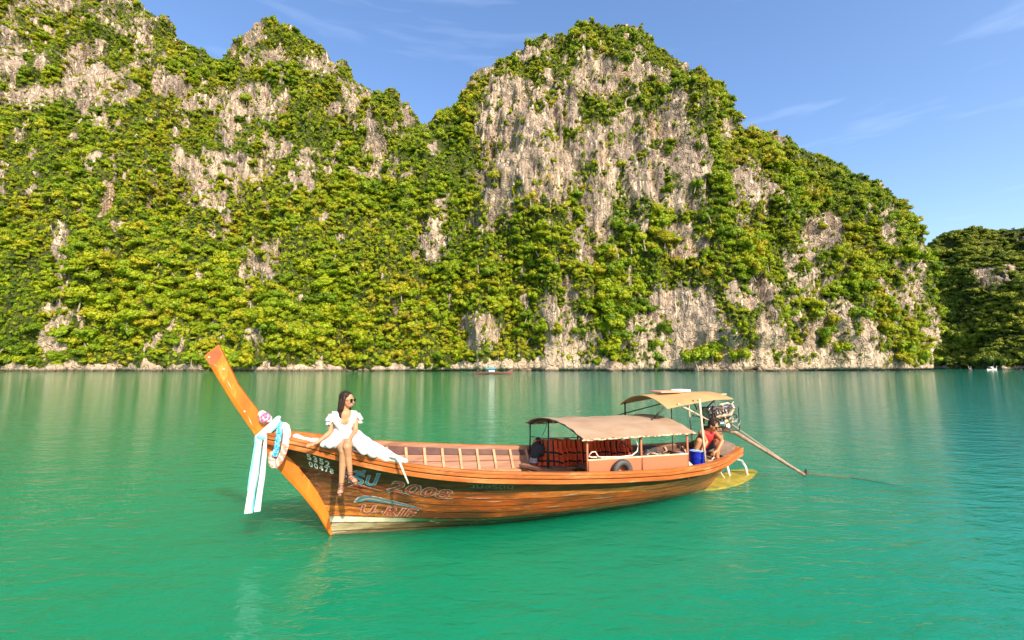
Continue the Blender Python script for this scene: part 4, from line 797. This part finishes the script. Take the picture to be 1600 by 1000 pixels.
# tyre
ty, o_ = T_('tyre_fender', 4.23, -1.1, .77, 'black worn tyre fender wedged between side board and near rail', 'tyre')
RX = Matrix.Rotation(R(90), 3, 'X')
mm = MB().torus((0, 0, 0), .128, .048, RX, 36, 12); mm.obj('tyre', RUBBER, ty, True)
mm = MB()
for k in range(30):
    a = 2 * math.pi * k / 30; mm.box((.172 * math.cos(a), 0, .172 * math.sin(a)), (.014, .05, .014), Matrix.Rotation(-a, 3, 'Y'))
mm.obj('tread', RUBBER, ty.children[0])
# white rope over the side boards
WR = mat('white_rope', (.75, .68, .58), .8, c2=(.55, .42, .3), scale=40, lo=.45, hi=.55)
rp, o_ = T_('white_hose', 3.7, -.98, .97, 'white hose lying on the salmon boards and looping up by the tyre', 'hose')
MB().tube([(0, 0, .04), (.06, .02, .015), (.3, .03, -.0), (.6, .02, -.015), (.82, .03, -.01), (.93, .04, .05), (.95, .04, .14), (.9, .03, .22), (.84, .02, .27)], .011, 8).obj('hose', WR, rp, True)
MB().tube([(.0, -.0, .05), (.05, -.01, .1), (.12, -.0, .1), (.16, 0, .03), (.26, 0, -.01)], .009, 8).obj('hose_end', WR, rp, True)
# black loop (cable)
cb, o_ = T_('black_cable', 5.1, .2, .8, 'black cable looped over the dark boards behind the side panel', 'cable')
MB().tube([(0, 0, .0), (-.05, 0, .1), (0, 0, .16), (.08, 0, .12), (.2, 0, .02), (.26, 0, -.15)], .013, 8).obj('cable', RUBBER, cb, True)
# clutter by the rear post
cl, o_ = T_('paper_heap', 5.25, -.6, .83, 'heap of crumpled pale papers behind the salmon board', 'papers')
cl.location.z += 0
for k in range(14): MB().box((rgm.uniform(-.22, .3), rgm.uniform(-.12, .12), .01 + k * .005), (rgm.uniform(.08, .16), rgm.uniform(.05, .1), .006), Euler((rgm.uniform(-.5, .5), rgm.uniform(-.5, .5), rgm.uniform(0, 3))).to_matrix()).obj('paper', mat('crumpled_paper', (.6, .5, .42), .8, c2=(.4, .25, .18), scale=9), cl)
MB().box((0, 0, -.15), (.6, .3, .3)).obj('crate', W_FLR, cl, bevel=.01)
# blue barrels
BLUE = mat('blue_plastic', (.012, .03, .42), .35, c2=(.01, .02, .3), scale=5)
for s, n, rr, hh, lb in ((6.28, -.5, .15, .34, 'bright blue plastic tub under the hands of the crouching man'), (5.98, -.42, .09, .3, 'narrow blue container left of the tub behind the white post')):
    e, o_ = T_('blue_tub' if rr > .1 else 'blue_container', s, n, .5, lb, 'tub' if rr > .1 else 'container')
    mm = MB().tube([(0, 0, 0), (0, 0, hh)], [rr * .86, rr], 24); mm.obj('wall', BLUE, e, True, auto=40)
    MB().torus((0, 0, hh), rr, .012, None, 24, 6).obj('rim', BLUE, e.children[0], True); MB().torus((0, 0, hh * .7), rr * .97, .007, None, 24, 6).obj('hoop', BLUE, e.children[0], True)
    MB().tube([(0, 0, hh - .02), (0, 0, hh + .004)], rr * .93, 20).obj('contents', mat('pale_blue_cloth', (.3, .5, .55), .7), e)
# white punctured float
fl, o_ = T_('white_sack', 5.72, -.78, .66, 'crumpled white plastic sack lying on the near rail by the salmon board', 'sack')
remeshed(MB().ball((0, 0, .02), (.14, .09, .08)).ball((.08, 0, 0), (.1, .08, .06)).ball((-.1, 0, -.01), (.08, .07, .05)), 'sack_cloth', mat('white_sack_cloth', (.72, .66, .52), .6, c2=(.5, .42, .28), scale=12), fl, .012, 2, lambda c: fbm(c * 14, 2, 4) * .02)
mm = MB()
for k in range(5): mm.box((-.02 + .045 * k, -.086 - .002 * k, .0 - .004 * k), (.028, .01, .016))
mm.obj('dark_print', BLACKM, fl)
# swim platform and ladder afloat at the stern
SP = mat('yellow_platform', (.42, .29, .015), .4, c2=(.22, .18, .02), scale=5, c3=(.16, .17, .03), s3=2.2)
sw, o_ = T_('swim_platform', 6.7, -.1, 0, 'yellow swim platform awash below the stern with white ladder rails', 'platform')
ol = [(0,-.02),(.25,-.1),(.62,-.06),(1.2,.1),(1.75,.38),(2.3,.72),(2.35,.9),(1.85,1.0),(1.2,.75),(.7,.42),(.3,.16)]
mm = MB(); mm.add([(x, y, .028 + .01 * math.sin(x * 4)) for x, y in ol] + [(x, y, -.12) for x, y in ol], [tuple(range(11)), tuple(range(21, 10, -1))] + [(i, 11 + i, 11 + (i + 1) % 11, (i + 1) % 11) for i in range(11)]); mm.obj('board', SP, sw)
for k, (x, y) in enumerate(((1.35, .6), (1.78, .52))):
    MB().tube([(x - .42, y + .1, .33), (x - .22, y + .08, .37), (x - .08, y + .05, .33), (x - .02, y + .02, .2), (x, y, .03)], .026, 12).obj('ladder_rail', WHITEP, sw, True)
MB().tube([(1.0, .62, .33), (1.45, .6, .31)], .012, 8).obj('cross_bar', W_FLR, sw); MB().tube([(.85, .55, .4), (1.1, .5, .03)], .016, 8).obj('strut', CREAM, sw)
st, o_ = T_('boat_hook', 7.35, -.2, .73, 'short pale stick poking out over the stern quarter', 'stick')
MB().tube([(-.1, 0, -.02), (.3, .02, .03)], [.014, .009], 7).obj('pole', CREAM, st); MB().tube([(.1, 0, .01), (.14, -.03, -.08)], .008, 6).obj('hook', CREAM, st)
st, o_ = T_('oar', 6.75, -.35, .62, 'pale wooden oar lying across the stern well', 'oar')
MB().tube([(0, 0, 0), (.52, .25, .13)], .014, 7).obj('shaft', CREAM, st); MB().box((-.06, -.03, -.012), (.16, .06, .012), Matrix.Rotation(.44, 3, 'Z')).obj('blade', CREAM, st)
# mooring line trailing on the water
ml = root('mooring_rope', Matrix.Translation(at(1256, 741, z=0)), 'thin brown rope trailing over the water behind the propeller shaft', 'rope')
p0 = Vector(at(1256, 741, z=0)); MB().tube([Vector(at(x, y, z=.006)) - p0 for x, y in ((1252, 739), (1290, 743), (1330, 746), (1380, 754), (1425, 763))], [.014, .012, .009, .006, .003], 6).obj('rope_strand', mat('wet_rope', (.12, .1, .05), .6), ml)
# rope end over the near rail
nr, o_ = T_('painter_rope', .8, -1.03, 1.16, 'frayed white rope end hanging over the near rail by the hem of the dress', 'rope')
MB().tube([(-.1, .12, .03), (-.02, .05, .03), (.01, -.02, .0), (.05, -.05, -.1), (.13, -.06, -.29)], [.012, .013, .013, .014, .012], 8).obj('rope_strand', WR, nr, True)
fr2, o_ = T_('white_loop', .35, .62, 1.17, 'thin white rope loop standing up behind the dress at the far rail', 'rope')
MB().tube([(-.06, 0, .0), (.0, 0, .06), (.1, 0, .05), (.13, -.02, -.06), (.14, -.03, -.13)], .008, 6).obj('rope_strand', WR, fr2, True)

# ---- sashes and garlands on the stem
SASH = mat('white_sash', (.56, .61, .63), .85, spec=.1, c2=(.66, .74, .78), scale=3, stretch=(8, 8, .5), bump=.2); CYAN = mat('cyan_sash', (.12, .6, .68), .75, c2=(.3, .7, .75), scale=3, stretch=(8, 8, .5))
ss, o_ = T_('stem_sash', -.93, -.02, 1.42, 'white and pale blue sash knotted round the bow post with two long tails', 'sash')
def strip(name, path, wds, m_, fold=.02, seed=0):
    # folded ribbon with thickness
    n = len(path) - 1
    def f(dy):
        def g(u, v):
            x = u * n; k = min(int(x), n - 1); fr = x - k; fr = fr * fr * (3 - 2 * fr) if False else fr
            p = Vector(path[k]).lerp(Vector(path[k + 1]), fr); w_ = wds[k] * (1 - fr) + wds[k + 1] * fr
            return p + Vector((w_ * (v - .5), -abs(math.sin(v * 9 + seed + u * 1.5)) * fold + dy, 0))
        return g
    return MB().slab(f(0), f(.006), n * 4, 12).obj(name, m_, ss, True, auto=60)
strip('tail', [(-.02, -.07, .02), (-.03, -.08, -.15), (-.05, -.09, -.45), (-.085, -.09, -.75), (-.105, -.09, -.985)], [.05, .075, .085, .092, .097], SASH, .03)
strip('tail', [(.055, -.1, .0), (.05, -.11, -.2), (.04, -.11, -.5), (.01, -.11, -.8), (-.0, -.11, -.97)], [.035, .055, .068, .075, .08], SASH, .025, 2)
strip('tail', [(-.05, -.06, .03), (-.07, -.06, -.2), (-.1, -.07, -.5), (-.12, -.07, -.7)], [.04, .05, .05, .04], CYAN, .015, 1)
strip('tail', [(.005, -.085, -.1), (-.015, -.1, -.4), (-.05, -.1, -.7), (-.055, -.1, -.96)], [.012, .018, .025, .03], mat('blue_sash', (.05, .36, .5), .75), .01, 1)
for k, (m_, dz) in enumerate(((SASH, .0), (CYAN, -.05), (SASH, .045))):
    pts = []
    for i in range(17):
        a = 2 * math.pi * i / 16; x = -.02 + .13 * math.cos(a) + .06; y = .085 * math.sin(a); pts.append((x + .02, y, .08 + .13 * math.cos(a) + dz * .9))
    MB().tube(pts, .034 if m_ is SASH else .026, 8).obj('wrap', m_, ss, True)
remeshed(MB().ball((-.01, -.09, .02), (.05, .035, .04)).ball((.04, -.1, .0), (.035, .03, .035)), 'knot', CYAN, ss, .008, 1)
def petals(mbx, c, r, n, s, rgx):
    for i in range(n):
        v = Vector((rgx.gauss(0, 1), rgx.gauss(0, 1), rgx.gauss(0, 1))).normalized(); mbx.ball(Vector(c) + v * r, (s, s, s * .35), 6, 4, v.to_track_quat('Z', 'Y').to_matrix())
FW = mat('white_petals', (.68, .62, .58), .8, spec=.1); FP = mat('pink_petals', (.72, .12, .3), .7); FC = mat('coral_petals', (.75, .28, .2), .8, spec=.1); FB = mat('cyan_petals', (.05, .5, .68), .7)
fb, o_ = T_('flower_bunch', -.91, -.08, 1.69, 'ball of white and magenta flowers tied on top of the bow sash', 'flowers')
mm = MB(); petals(mm, (0, 0, -.01), .06, 70, .032, rgm); petals(mm, (-.03, 0, .04), .045, 30, .03, rgm); petals(mm, (.045, 0, -.02), .04, 30, .03, rgm); mm.obj('white_flowers', FW, fb, True); mm = MB(); petals(mm, (0.01, -.035, -.0), .065, 22, .022, rgm); mm.obj('pink_flowers', FP, fb, True); MB().ball((0, 0, 0), .06).obj('bunch_core', FW, fb)
gl, o_ = T_('flower_garland', -.66, -.1, 1.58, 'ring garland of cyan, white and coral flowers hanging over the bow', 'garland')
def ringpts(cx, cz, a, b, y0, rot, n=40):
    return [Vector((cx + a * math.cos(t) * math.cos(rot) - b * math.sin(t) * math.sin(rot), y0 - .14 * (1 if math.cos(t) > -.2 else -.6) * (1 - .3 * abs(math.sin(t))), cz + a * math.cos(t) * math.sin(rot) + b * math.sin(t) * math.cos(rot))) for t in [2 * math.pi * i / n for i in range(n)]]
pts = [(-.0, -.06, .0), (.04, -.13, -.02), (.06, -.18, -.09), (.055, -.2, -.18), (.045, -.21, -.27), (.02, -.21, -.37), (-.02, -.2, -.46), (-.065, -.18, -.52), (-.1, -.15, -.49), (-.115, -.12, -.42), (-.105, -.08, -.36)]
mw, mc = MB(), MB()
for i in range(64):
    x = i / 63 * (len(pts) - 1); k = min(int(x), len(pts) - 2); p = Vector(pts[k]).lerp(Vector(pts[k + 1]), x - k); t = (Vector(pts[k + 1]) - Vector(pts[k])).normalized()
    rot = t.to_track_quat('Z', 'Y').to_matrix()
    for j in range(7):
        a = 6.28 * j / 7 + i * .4; c = p + rot @ Vector((.03 * math.cos(a), .03 * math.sin(a), 0)); (mc if (i > 22 and (i + j) % 3 != 0) else mw).ball(c, (.024, .018, .012), 6, 4, rot)
mw.obj('white_flowers', FW, gl, True); mc.obj('coral_flowers', FC, gl, True)
pts = [(-.03, -.06, .02), (-.035, -.14, -.02), (-.04, -.18, -.1), (-.05, -.19, -.2), (-.06, -.19, -.3), (-.075, -.18, -.38)]
mm = MB()
for i in range(34):
    x = i / 33 * (len(pts) - 1); k = min(int(x), len(pts) - 2); p = Vector(pts[k]).lerp(Vector(pts[k + 1]), x - k); t = (Vector(pts[k + 1]) - Vector(pts[k])).normalized(); rot = t.to_track_quat('Z', 'Y').to_matrix()
    for j in range(7): a = 6.28 * j / 7 + i * .5; mm.ball(p + rot @ Vector((.024 * math.cos(a), .024 * math.sin(a), 0)), (.022, .016, .011), 6, 4, rot)
mm.obj('cyan_flowers', mat('cyan_petals_mixed', (.02, .27, .48), .8, spec=.1, c2=(.35, .7, .78), scale=38, lo=.48, hi=.56), gl, True)

# ================================================================== THE WOMAN ON THE RAIL
SKIN = mat('skin', (.44, .215, .115), .55, spec=.3, c2=(.4, .185, .095), scale=6); HAIR = mat('dark_hair', (.014, .007, .005), .5, spec=.25, c2=(.03, .014, .008), scale=18, stretch=(4, 4, .4)); DRESS = mat('white_dress_cloth', (.54, .53, .515), .9, spec=.1, bump=.3, bscale=30, bdist=.004)
wo, O_ = T_('person', .15, -.5, 1.3, 'woman in white V-neck dress and round sunglasses sitting on the bow rail', 'woman')
def K(s, n, z): return (s - O_.x, n - O_.y, z - O_.z)
hr = Matrix.Rotation(R(52), 3, 'Z')                   # the head turned towards the stern
def hd(x, y, z): v = hr @ Vector((x, y, z)); return (HC[0] + v.x, HC[1] + v.y, HC[2] + v.z)
HC = Vector(K(.155, -.5, 1.925)) ; HC = (HC.x, HC.y, HC.z)
body = MB()
body.ball(hd(0, .01, .02), (.074, .092, .1), 18, 14, hr).ball(hd(0, -.03, -.035), (.055, .055, .066), 16, 12, hr).ball(hd(0, -.062, -.07), (.022, .02, .018), 10, 8, hr)
body.cap(hd(0, -.09, .0), hd(0, -.106, -.03), .008, .013, 8).ball(hd(0, -.088, -.056), (.022, .01, .006), 8, 6, hr).ball(hd(0, -.086, -.066), (.018, .01, .006), 8, 6, hr)
for x in (-1, 1): body.ball(hd(x * .076, .01, -.01), (.012, .02, .03), 8, 6, hr).ball(hd(x * .034, -.062, -.022), (.024, .022, .02), 8, 6, hr).ball(hd(x * .03, -.075, .02), (.022, .012, .01), 8, 6, hr)
body.cap(K(.14, -.485, 1.87), K(.135, -.475, 1.74), .044, .048).cap(K(.13, -.47, 1.73), K(.13, -.455, 1.5), .09, .082).cap(K(.0, -.46, 1.715), K(.265, -.46, 1.715), .052, .052)
for x in (.075, .19): body.ball(K(x, -.535, 1.625), (.058, .05, .055))
body.cap(K(.06, -.46, 1.66), K(.2, -.46, 1.66), .085, .085).cap(K(.085, -.45, 1.5), K(.19, -.45, 1.5), .075, .075).cap(K(.05, -.43, 1.39), K(.25, -.43, 1.39), .105, .105)
# thighs, shins, feet
KA, KB = K(.165, -.90, 1.36), K(.125, -.84, 1.30)
body.cap(K(.22, -.45, 1.385), KA, .088, .056).cap(K(.07, -.45, 1.385), KB, .088, .058)
AA, AB = K(.215, -.83, .995), K(.11, -.80, .86)
for k_, a_, f_ in ((KA, AA, K(.262, -.925, .93)), (KB, AB, K(.10, -.90, .80))):
    mid = Vector(k_).lerp(Vector(a_), .33) + Vector((0, .018, 0)); body.cap(k_, mid, .056, .047).cap(mid, a_, .047, .029).cap(a_, Vector(a_) + Vector((0, .03, -.04)), .029, .026)
    f_ = Vector(f_); h_ = Vector(a_) + Vector((0, .025, -.045)); body.cap(h_, f_, .027, .03)
    dr = (f_ - h_).normalized()
    for j in range(5): o = (j - 2) * .0125; sidev = Vector((1, .3, 0)); body.cap(f_ + sidev * o, f_ + sidev * o * 1.05 + dr * (.045 - .005 * abs(j - 1)), .0095, .008, 8)
# arms
def arm(a, e, w_, rb=.036):
    a, e, w_ = Vector(a), Vector(e), Vector(w_); body.cap(a, e, .042, .031).cap(e, e.lerp(w_, .3), .032, .032).cap(e.lerp(w_, .3), w_, .031, .021)
arm(K(-.03, -.46, 1.715), K(-.05, -.5, 1.5), K(-.215, -.62, 1.385)); arm(K(.275, -.47, 1.715), K(.27, -.62, 1.52), K(.185, -.86, 1.435))
def hand(w_, dirv, nrm, spread):
    w_, d, nn_ = Vector(w_), Vector(dirv).normalized(), Vector(nrm).normalized(); sd = d.cross(nn_).normalized()
    body.cap(w_, w_ + d * .035, .021, .022)
    for j in (-1, 0, 1): body.cap(w_ + d * .02 + sd * .013 * j, w_ + d * .07 + sd * .022 * j, .016, .014, 8)
    for j in range(4):
        o = (j - 1.5) * .0205 * spread; L1 = [.032, .037, .035, .027][j]; b0 = w_ + d * .072 + sd * o; b1 = b0 + (d * .9 - nn_ * .25 + sd * o * 3).normalized() * L1; b2 = b1 + (d * .75 - nn_ * .6).normalized() * L1 * .75
        body.cap(b0, b1, .0095, .009, 8).cap(b1, b2, .0088, .0075, 8)
    t0 = w_ + d * .025 + sd * -.02; t1 = t0 + (d * .6 - sd * .8).normalized() * .038; body.cap(t0, t1, .012, .0105, 8).cap(t1, t1 + (d * .9 - sd * .2 - nn_ * .2).normalized() * .027, .0105, .0085, 8)
hand(K(-.215, -.62, 1.385), (-1, -.35, -.1), (0, -.1, 1), 1.25); hand(K(.185, -.86, 1.435), (-.25, -.45, -.8), (.2, -.9, .4), 1.0)
remeshed(body, 'body', SKIN, wo, .0062, 3)
# hair: cap, long fall behind and over both shoulders
hm = MB(); hm.ball(hd(0, .03, .038), (.084, .096, .096), 18, 14, hr)
hm.cap(hd(-.055, .05, .0), hd(-.06, .06, -.13), .042, .045).cap(hd(.055, .05, .0), hd(.06, .06, -.13), .042, .045).cap(hd(0, .085, .0), hd(0, .085, -.2), .05, .055).cap(hd(-.068, .0, .03), hd(-.078, .025, -.12), .02, .026).cap(hd(.066, .0, .04), hd(.078, .02, -.12), .022, .028)
hm.cap(hd(-.06, .06, -.12), hd(-.075, .05, -.23), .042, .022).cap(hd(.05, .07, -.13), hd(.055, .06, -.22), .04, .02).cap(hd(0, -.045, .098), hd(-.055, -.035, .06), .016, .014).cap(hd(0, -.045, .098), hd(.055, -.035, .06), .016, .014)
remeshed(hm, 'hair', HAIR, wo, .007, 2, lambda c: fbm(c * np.array([60, 60, 8]), 2, 3) * .005)
sg = MB()
for x in (-1, 1): sg.tube([hd(x * .034, -.092, .002), hd(x * .034, -.097, .002)], .026, 16)
sgo = sg.obj('sunglasses', mat('dark_lens', (.012, .01, .012), .12), wo, True, auto=40)
MB().tube([hd(-.075, -.02, .006), hd(-.06, -.085, .008), hd(-.01, -.096, .008), hd(.01, -.096, .008), hd(.06, -.085, .008), hd(.075, -.02, .006)], .003, 6).obj('glasses_frame', mat('gold_frame', (.6, .42, .15), .3, 1), sgo)
MB().ball(hd(0, -.094, -.058), (.02, .006, .007), 8, 6, hr).obj('lips', mat('lips', (.45, .1, .09), .4), bpy.data.objects['body'], True)
# dress
ds = MB()
for x in (0, 1):
    sx = (.045, .22)[x]; ex = (.115, .155)[x]
    ds.cap(K(sx + (-.025 if x == 0 else .025), -.5, 1.735), K(sx + (-.012 if x == 0 else .012), -.53, 1.64), .044, .054).cap(K(sx + (.0 if x == 0 else -.0), -.535, 1.64), K(ex, -.53, 1.515), .056, .05)
    ds.cap(K(sx, -.43, 1.73), K(sx, -.42, 1.55), .055, .07)
ds.cap(K(.07, -.455, 1.5), K(.2, -.455, 1.5), .088, .088).cap(K(.04, -.41, 1.64), K(.22, -.41, 1.64), .07, .07)
remeshed(ds, 'bodice', DRESS, wo, .0062, 2, lambda c: fbm(c * 22, 2, 8) * .005)
for (x, sgn) in ((-.055, -1), (.305, 1)):
    fr = MB()
    for l, (r0, r1, z0, z1) in enumerate(((.05, .085, .02, -.07), (.055, .08, -.03, -.12))):
        def rf(u, v, dr=0):
            a = 2 * math.pi * u; r = (r0 + (r1 - r0) * v + dr) * (1 + .12 * math.sin(a * 7) * v); c = Vector(K(x - sgn * .02, -.47, 1.725)); return c + Vector((math.cos(a) * r * .85 + sgn * .02 * v, math.sin(a) * r * .95, z0 + (z1 - z0) * v + .03 * (1 if math.cos(a) * sgn < 0 else 0)))
        fr.slab(lambda u, v: rf(u, v), lambda u, v: rf(u, v, -.006), 36, 4)
    fr.obj('frilled_sleeve', DRESS, wo, True)
MB().tube([K(.13 + .105 * math.cos(a), -.455 - .092 * math.sin(a), 1.478 + .004 * math.sin(5 * a)) for a in [2 * math.pi * i / 24 for i in range(25)]], .008, 6).obj('waist_cord', mat('gold_cord', (.45, .3, .14), .5), wo)
sk = MB()
sk.cap(K(.08, -.45, 1.46), K(.19, -.45, 1.46), .09, .09).cap(K(.04, -.44, 1.39), K(.26, -.44, 1.39), .125, .125).cap(K(.22, -.46, 1.39), K(.235, -.66, 1.385), .115, .095).cap(K(.07, -.46, 1.39), K(.03, -.64, 1.38), .112, .075)
sk.cap(K(.24, -.5, 1.4), K(.44, -.62, 1.29), .11, .1).cap(K(.44, -.62, 1.29), K(.68, -.82, 1.19), .1, .075).cap(K(.68, -.82, 1.19), K(.9, -.97, 1.135), .07, .02).cap(K(.3, -.62, 1.36), K(.5, -.84, 1.235), .075, .045).cap(K(.27, -.72, 1.375), K(.38, -.87, 1.27), .055, .03)
sk.cap(K(.0, -.5, 1.37), K(-.13, -.6, 1.36), .085, .03).cap(K(-.1, -.58, 1.37), K(-.04, -.68, 1.35), .04, .03).cap(K(.2, -.35, 1.4), K(.4, -.5, 1.28), .1, .07)
remeshed(sk, 'skirt', DRESS, wo, .0085, 3, lambda c: (1 - np.abs(vnoise(np.stack([c[:, 0] * 9 + c[:, 2] * 9, c[:, 1] * 9 - c[:, 0] * 6, c[:, 2] * 4], 1), 5))) * .016 + fbm(c * 16, 2, 6) * .006)
tr = MB(); tr.cap(K(-.5, -.2, 1.43), K(-.46, -.22, 1.41), .038, .042).cap(K(-.46, -.24, 1.405), K(-.3, -.36, 1.385), .035, .032).cap(K(-.3, -.36, 1.385), K(-.1, -.46, 1.365), .032, .045)
remeshed(tr, 'train', DRESS, wo, .007, 2, lambda c: fbm(c * 26, 2, 9) * .01)
for a_, f_ in ((AA, K(.262, -.925, .93)), (AB, K(.10, -.90, .80))):
    sn = MB(); a_ = Vector(a_); f_ = Vector(f_); h_ = a_ + Vector((0, .025, -.045)); d = (f_ - h_).normalized(); bi = d.cross(Vector((1, 0, 0))).normalized()
    rr = Matrix((Vector((1, 0, 0)), bi, d)).transposed()
    sn.cap(h_ - bi * .0 + Vector((0, .015, -.03)), f_ + d * .05 + Vector((0, .01, -.026)), .018, .024, 10)
    for k in (.25, .6, 1.0): sn.torus(h_.lerp(f_, k), .033, .0055, rr, 16, 6)
    for k in (0, .025): sn.torus(a_ + Vector((0, 0, .0 + k)), .034, .005, None, 16, 6)
    sn.obj('sandal', mat('dark_rose_leather', (.17, .07, .06), .4), wo, True)

# ================================================================== THE CROUCHING BOATMAN
mn, O_ = T_('person', 6.66, -.15, .6, 'man in a red vest crouching under the engine with hands in the tub', 'man')
SK2 = mat('tanned_skin', (.42, .17, .075), .5); RED = mat('red_vest', (.6, .02, .02), .7, c2=(.42, .012, .014), scale=6); DKS = mat('dark_shorts', (.03, .025, .03), .8)
b = MB(); HC = K(6.74, -.44, 1.27); hr = Matrix.Rotation(R(18), 3, 'Z') @ Matrix.Rotation(R(22), 3, 'X')
b.ball(hd(0, .01, .015), (.072, .088, .095), 16, 12, hr).ball(hd(0, -.03, -.04), (.055, .055, .066), 14, 10, hr).cap(hd(0, -.09, .0), hd(0, -.107, -.03), .01, .015, 8).ball(hd(0, -.064, -.08), (.026, .022, .02), 8, 8, hr)
for x in (-1, 1): b.ball(hd(x * .074, .01, -.01), (.012, .02, .03), 8, 6, hr).ball(hd(x * .03, -.078, .022), (.024, .012, .009), 8, 6, hr)
b.cap(K(6.73, -.38, 1.2), K(6.72, -.32, 1.15), .052, .058).cap(K(6.58, -.3, 1.12), K(6.87, -.3, 1.12), .06, .06).cap(K(6.72, -.28, 1.08), K(6.7, -.12, .86), .115, .11).cap(K(6.62, -.08, .82), K(6.78, -.08, .82), .11, .11)
def limb(p, r): 
    for i in range(len(p) - 1): b.cap(K(*p[i]), K(*p[i + 1]), r[i], r[i + 1])
limb([(6.6, -.1, .82), (6.4, -.42, 1.0)], [.095, .062]); limb([(6.4, -.42, 1.0), (6.37, -.36, .8), (6.33, -.38, .62)], [.06, .055, .034]); limb([(6.33, -.38, .62), (6.31, -.5, .58)], [.036, .03])
limb([(6.8, -.1, .82), (6.95, -.38, .96)], [.095, .062]); limb([(6.95, -.38, .96), (6.93, -.32, .8), (6.9, -.34, .64)], [.06, .055, .034]); limb([(6.9, -.34, .64), (6.9, -.46, .6)], [.036, .03])
limb([(6.57, -.32, 1.11), (6.5, -.5, .99), (6.38, -.52, .86)], [.046, .035, .026]); limb([(6.88, -.34, 1.11), (6.82, -.56, 1.0), (6.66, -.6, .84)], [.046, .036, .027]); limb([(6.66, -.6, .84), (6.56, -.6, .8)], [.026, .024]); limb([(6.38, -.52, .86), (6.34, -.53, .81)], [.026, .024])
for bx, by, bz in ((6.55, -.6, .8), (6.33, -.53, .82)):
    for j in range(4): b.cap(K(bx, by + (j - 1.5) * .02, bz), K(bx - .035, by + (j - 1.5) * .022, bz - .045), .0105, .0085, 8)
    b.cap(K(bx + .01, by - .03, bz), K(bx - .02, by - .05, bz - .03), .011, .009, 8)
remeshed(b, 'body', SK2, mn, .008, 3)
h_ = MB(); h_.ball(hd(0, .022, .03), (.08, .092, .088), 16, 12, hr); h_.cap(hd(-.06, .03, .0), hd(-.055, .06, -.06), .028, .024).cap(hd(.06, .03, .0), hd(.055, .06, -.06), .028, .024); remeshed(h_, 'hair', HAIR, mn, .008, 1, lambda c: fbm(c * 40, 2, 3) * .008)
MB().tube([hd(-.034, -.09, .0), hd(-.034, -.096, .0)], .024, 12).tube([hd(.034, -.09, .0), hd(.034, -.096, .0)], .024, 12).tube([hd(-.06, -.088, .004), hd(.06, -.088, .004)], .004, 6).obj('sunglasses', mat('dark_lens', (.012, .01, .012), .12), mn)
v_ = MB(); v_.cap(K(6.72, -.28, 1.07), K(6.7, -.14, .88), .132, .126).cap(K(6.63, -.3, 1.11), K(6.81, -.3, 1.11), .068, .068); remeshed(v_, 'vest', RED, mn, .008, 2, lambda c: fbm(c * 16, 2, 3) * .008)
v_ = MB(); v_.cap(K(6.61, -.08, .82), K(6.79, -.08, .82), .125, .125).cap(K(6.6, -.1, .82), K(6.49, -.28, .92), .108, .088).cap(K(6.8, -.1, .82), K(6.88, -.26, .9), .108, .088); remeshed(v_, 'shorts', DKS, mn, .009, 2)

# ================================================================== FAR BOATS
def far_boat(px, py, length, heading, canopy, hullc, label, flip=1):
    p = at(px, py, z=0); e = root('moored_boat', Matrix.Translation(p) @ Matrix.Rotation(heading, 4, 'Z') @ Matrix.Diagonal((flip, 1, 1, 1)), label, 'boat')
    L2 = length / 2; w_ = length * .1
    def hf(dz, k):
        def f(u, v):
            x = -L2 + length * u; b = w_ * (1 - abs(2 * u - 1) ** 2.4) + .03; zt = .55 + 1.1 * max(0, (u - .72) / .28) ** 2 + .35 * max(0, (.2 - u) / .2) ** 2
            a = math.pi * (v - .5); return Vector((x, b * math.sin(a) * k, zt - (zt + .2) * math.cos(a) ** .7 * k))
        return f
    MB().slab(hf(0, 1), hf(0, .93), 26, 10).obj('hull', hullc, e, True, auto=50)
    MB().tube([(L2 - .5, 0, 1.0), (L2 + .1, 0, 1.9), (L2 + .35, 0, 2.6)], [.12, .09, .07], 8).obj('stem_post', hullc, e)
    x0, x1 = -L2 * .45, L2 * .12
    MB().slab(lambda u, v: Vector((x0 + (x1 - x0) * u, -w_ + 2 * w_ * v, 2.0 - .35 * (2 * v - 1) ** 2)), lambda u, v: Vector((x0 + (x1 - x0) * u, -w_ + 2 * w_ * v, 1.92 - .35 * (2 * v - 1) ** 2)), 6, 8).obj('canopy', canopy, e, True)
    for x in (x0 + .1, x1 - .1):
        for y in (-w_ + .05, w_ - .05): MB().tube([(x, y, .5), (x, y, 1.66)], .035, 6).obj('canopy_post', BLACKM, e)
    MB().box((x0 + (x1 - x0) * .62, 0, .95), ((x1 - x0) * .5, w_ * 1.8, .5)).obj('side_curtain', mat('white_curtain', (.7, .7, .66), .7), e, bevel=.03)
    MB().box((-L2 * .8, 0, 1.1), (.5, .4, .45)).tube([(-L2 * .8, 0, .9), (-L2 - 1.6, 0, .05)], .05, 6).obj('tail_engine', IRONB, e, bevel=.03)
far_boat(771, 584.6, 11.5, R(4), mat('blue_canopy', (.03, .25, .42), .6), mat('dark_red_hull', (.14, .06, .045), .6), 'small dark boat with blue canopy moored by the cliff foot in the middle')
far_boat(1516, 578.6, 4.6, R(60), mat('pale_canopy', (.55, .5, .44), .6), mat('pinkish_hull', (.5, .32, .25), .6), 'tiny pale boat off the far headland, nearer the dome')
far_boat(1550, 578.4, 8, R(14), mat('white_canopy', (.7, .7, .66), .6), mat('white_hull', (.6, .58, .54), .6), 'white boat off the far headland, the one closer to the right edge')
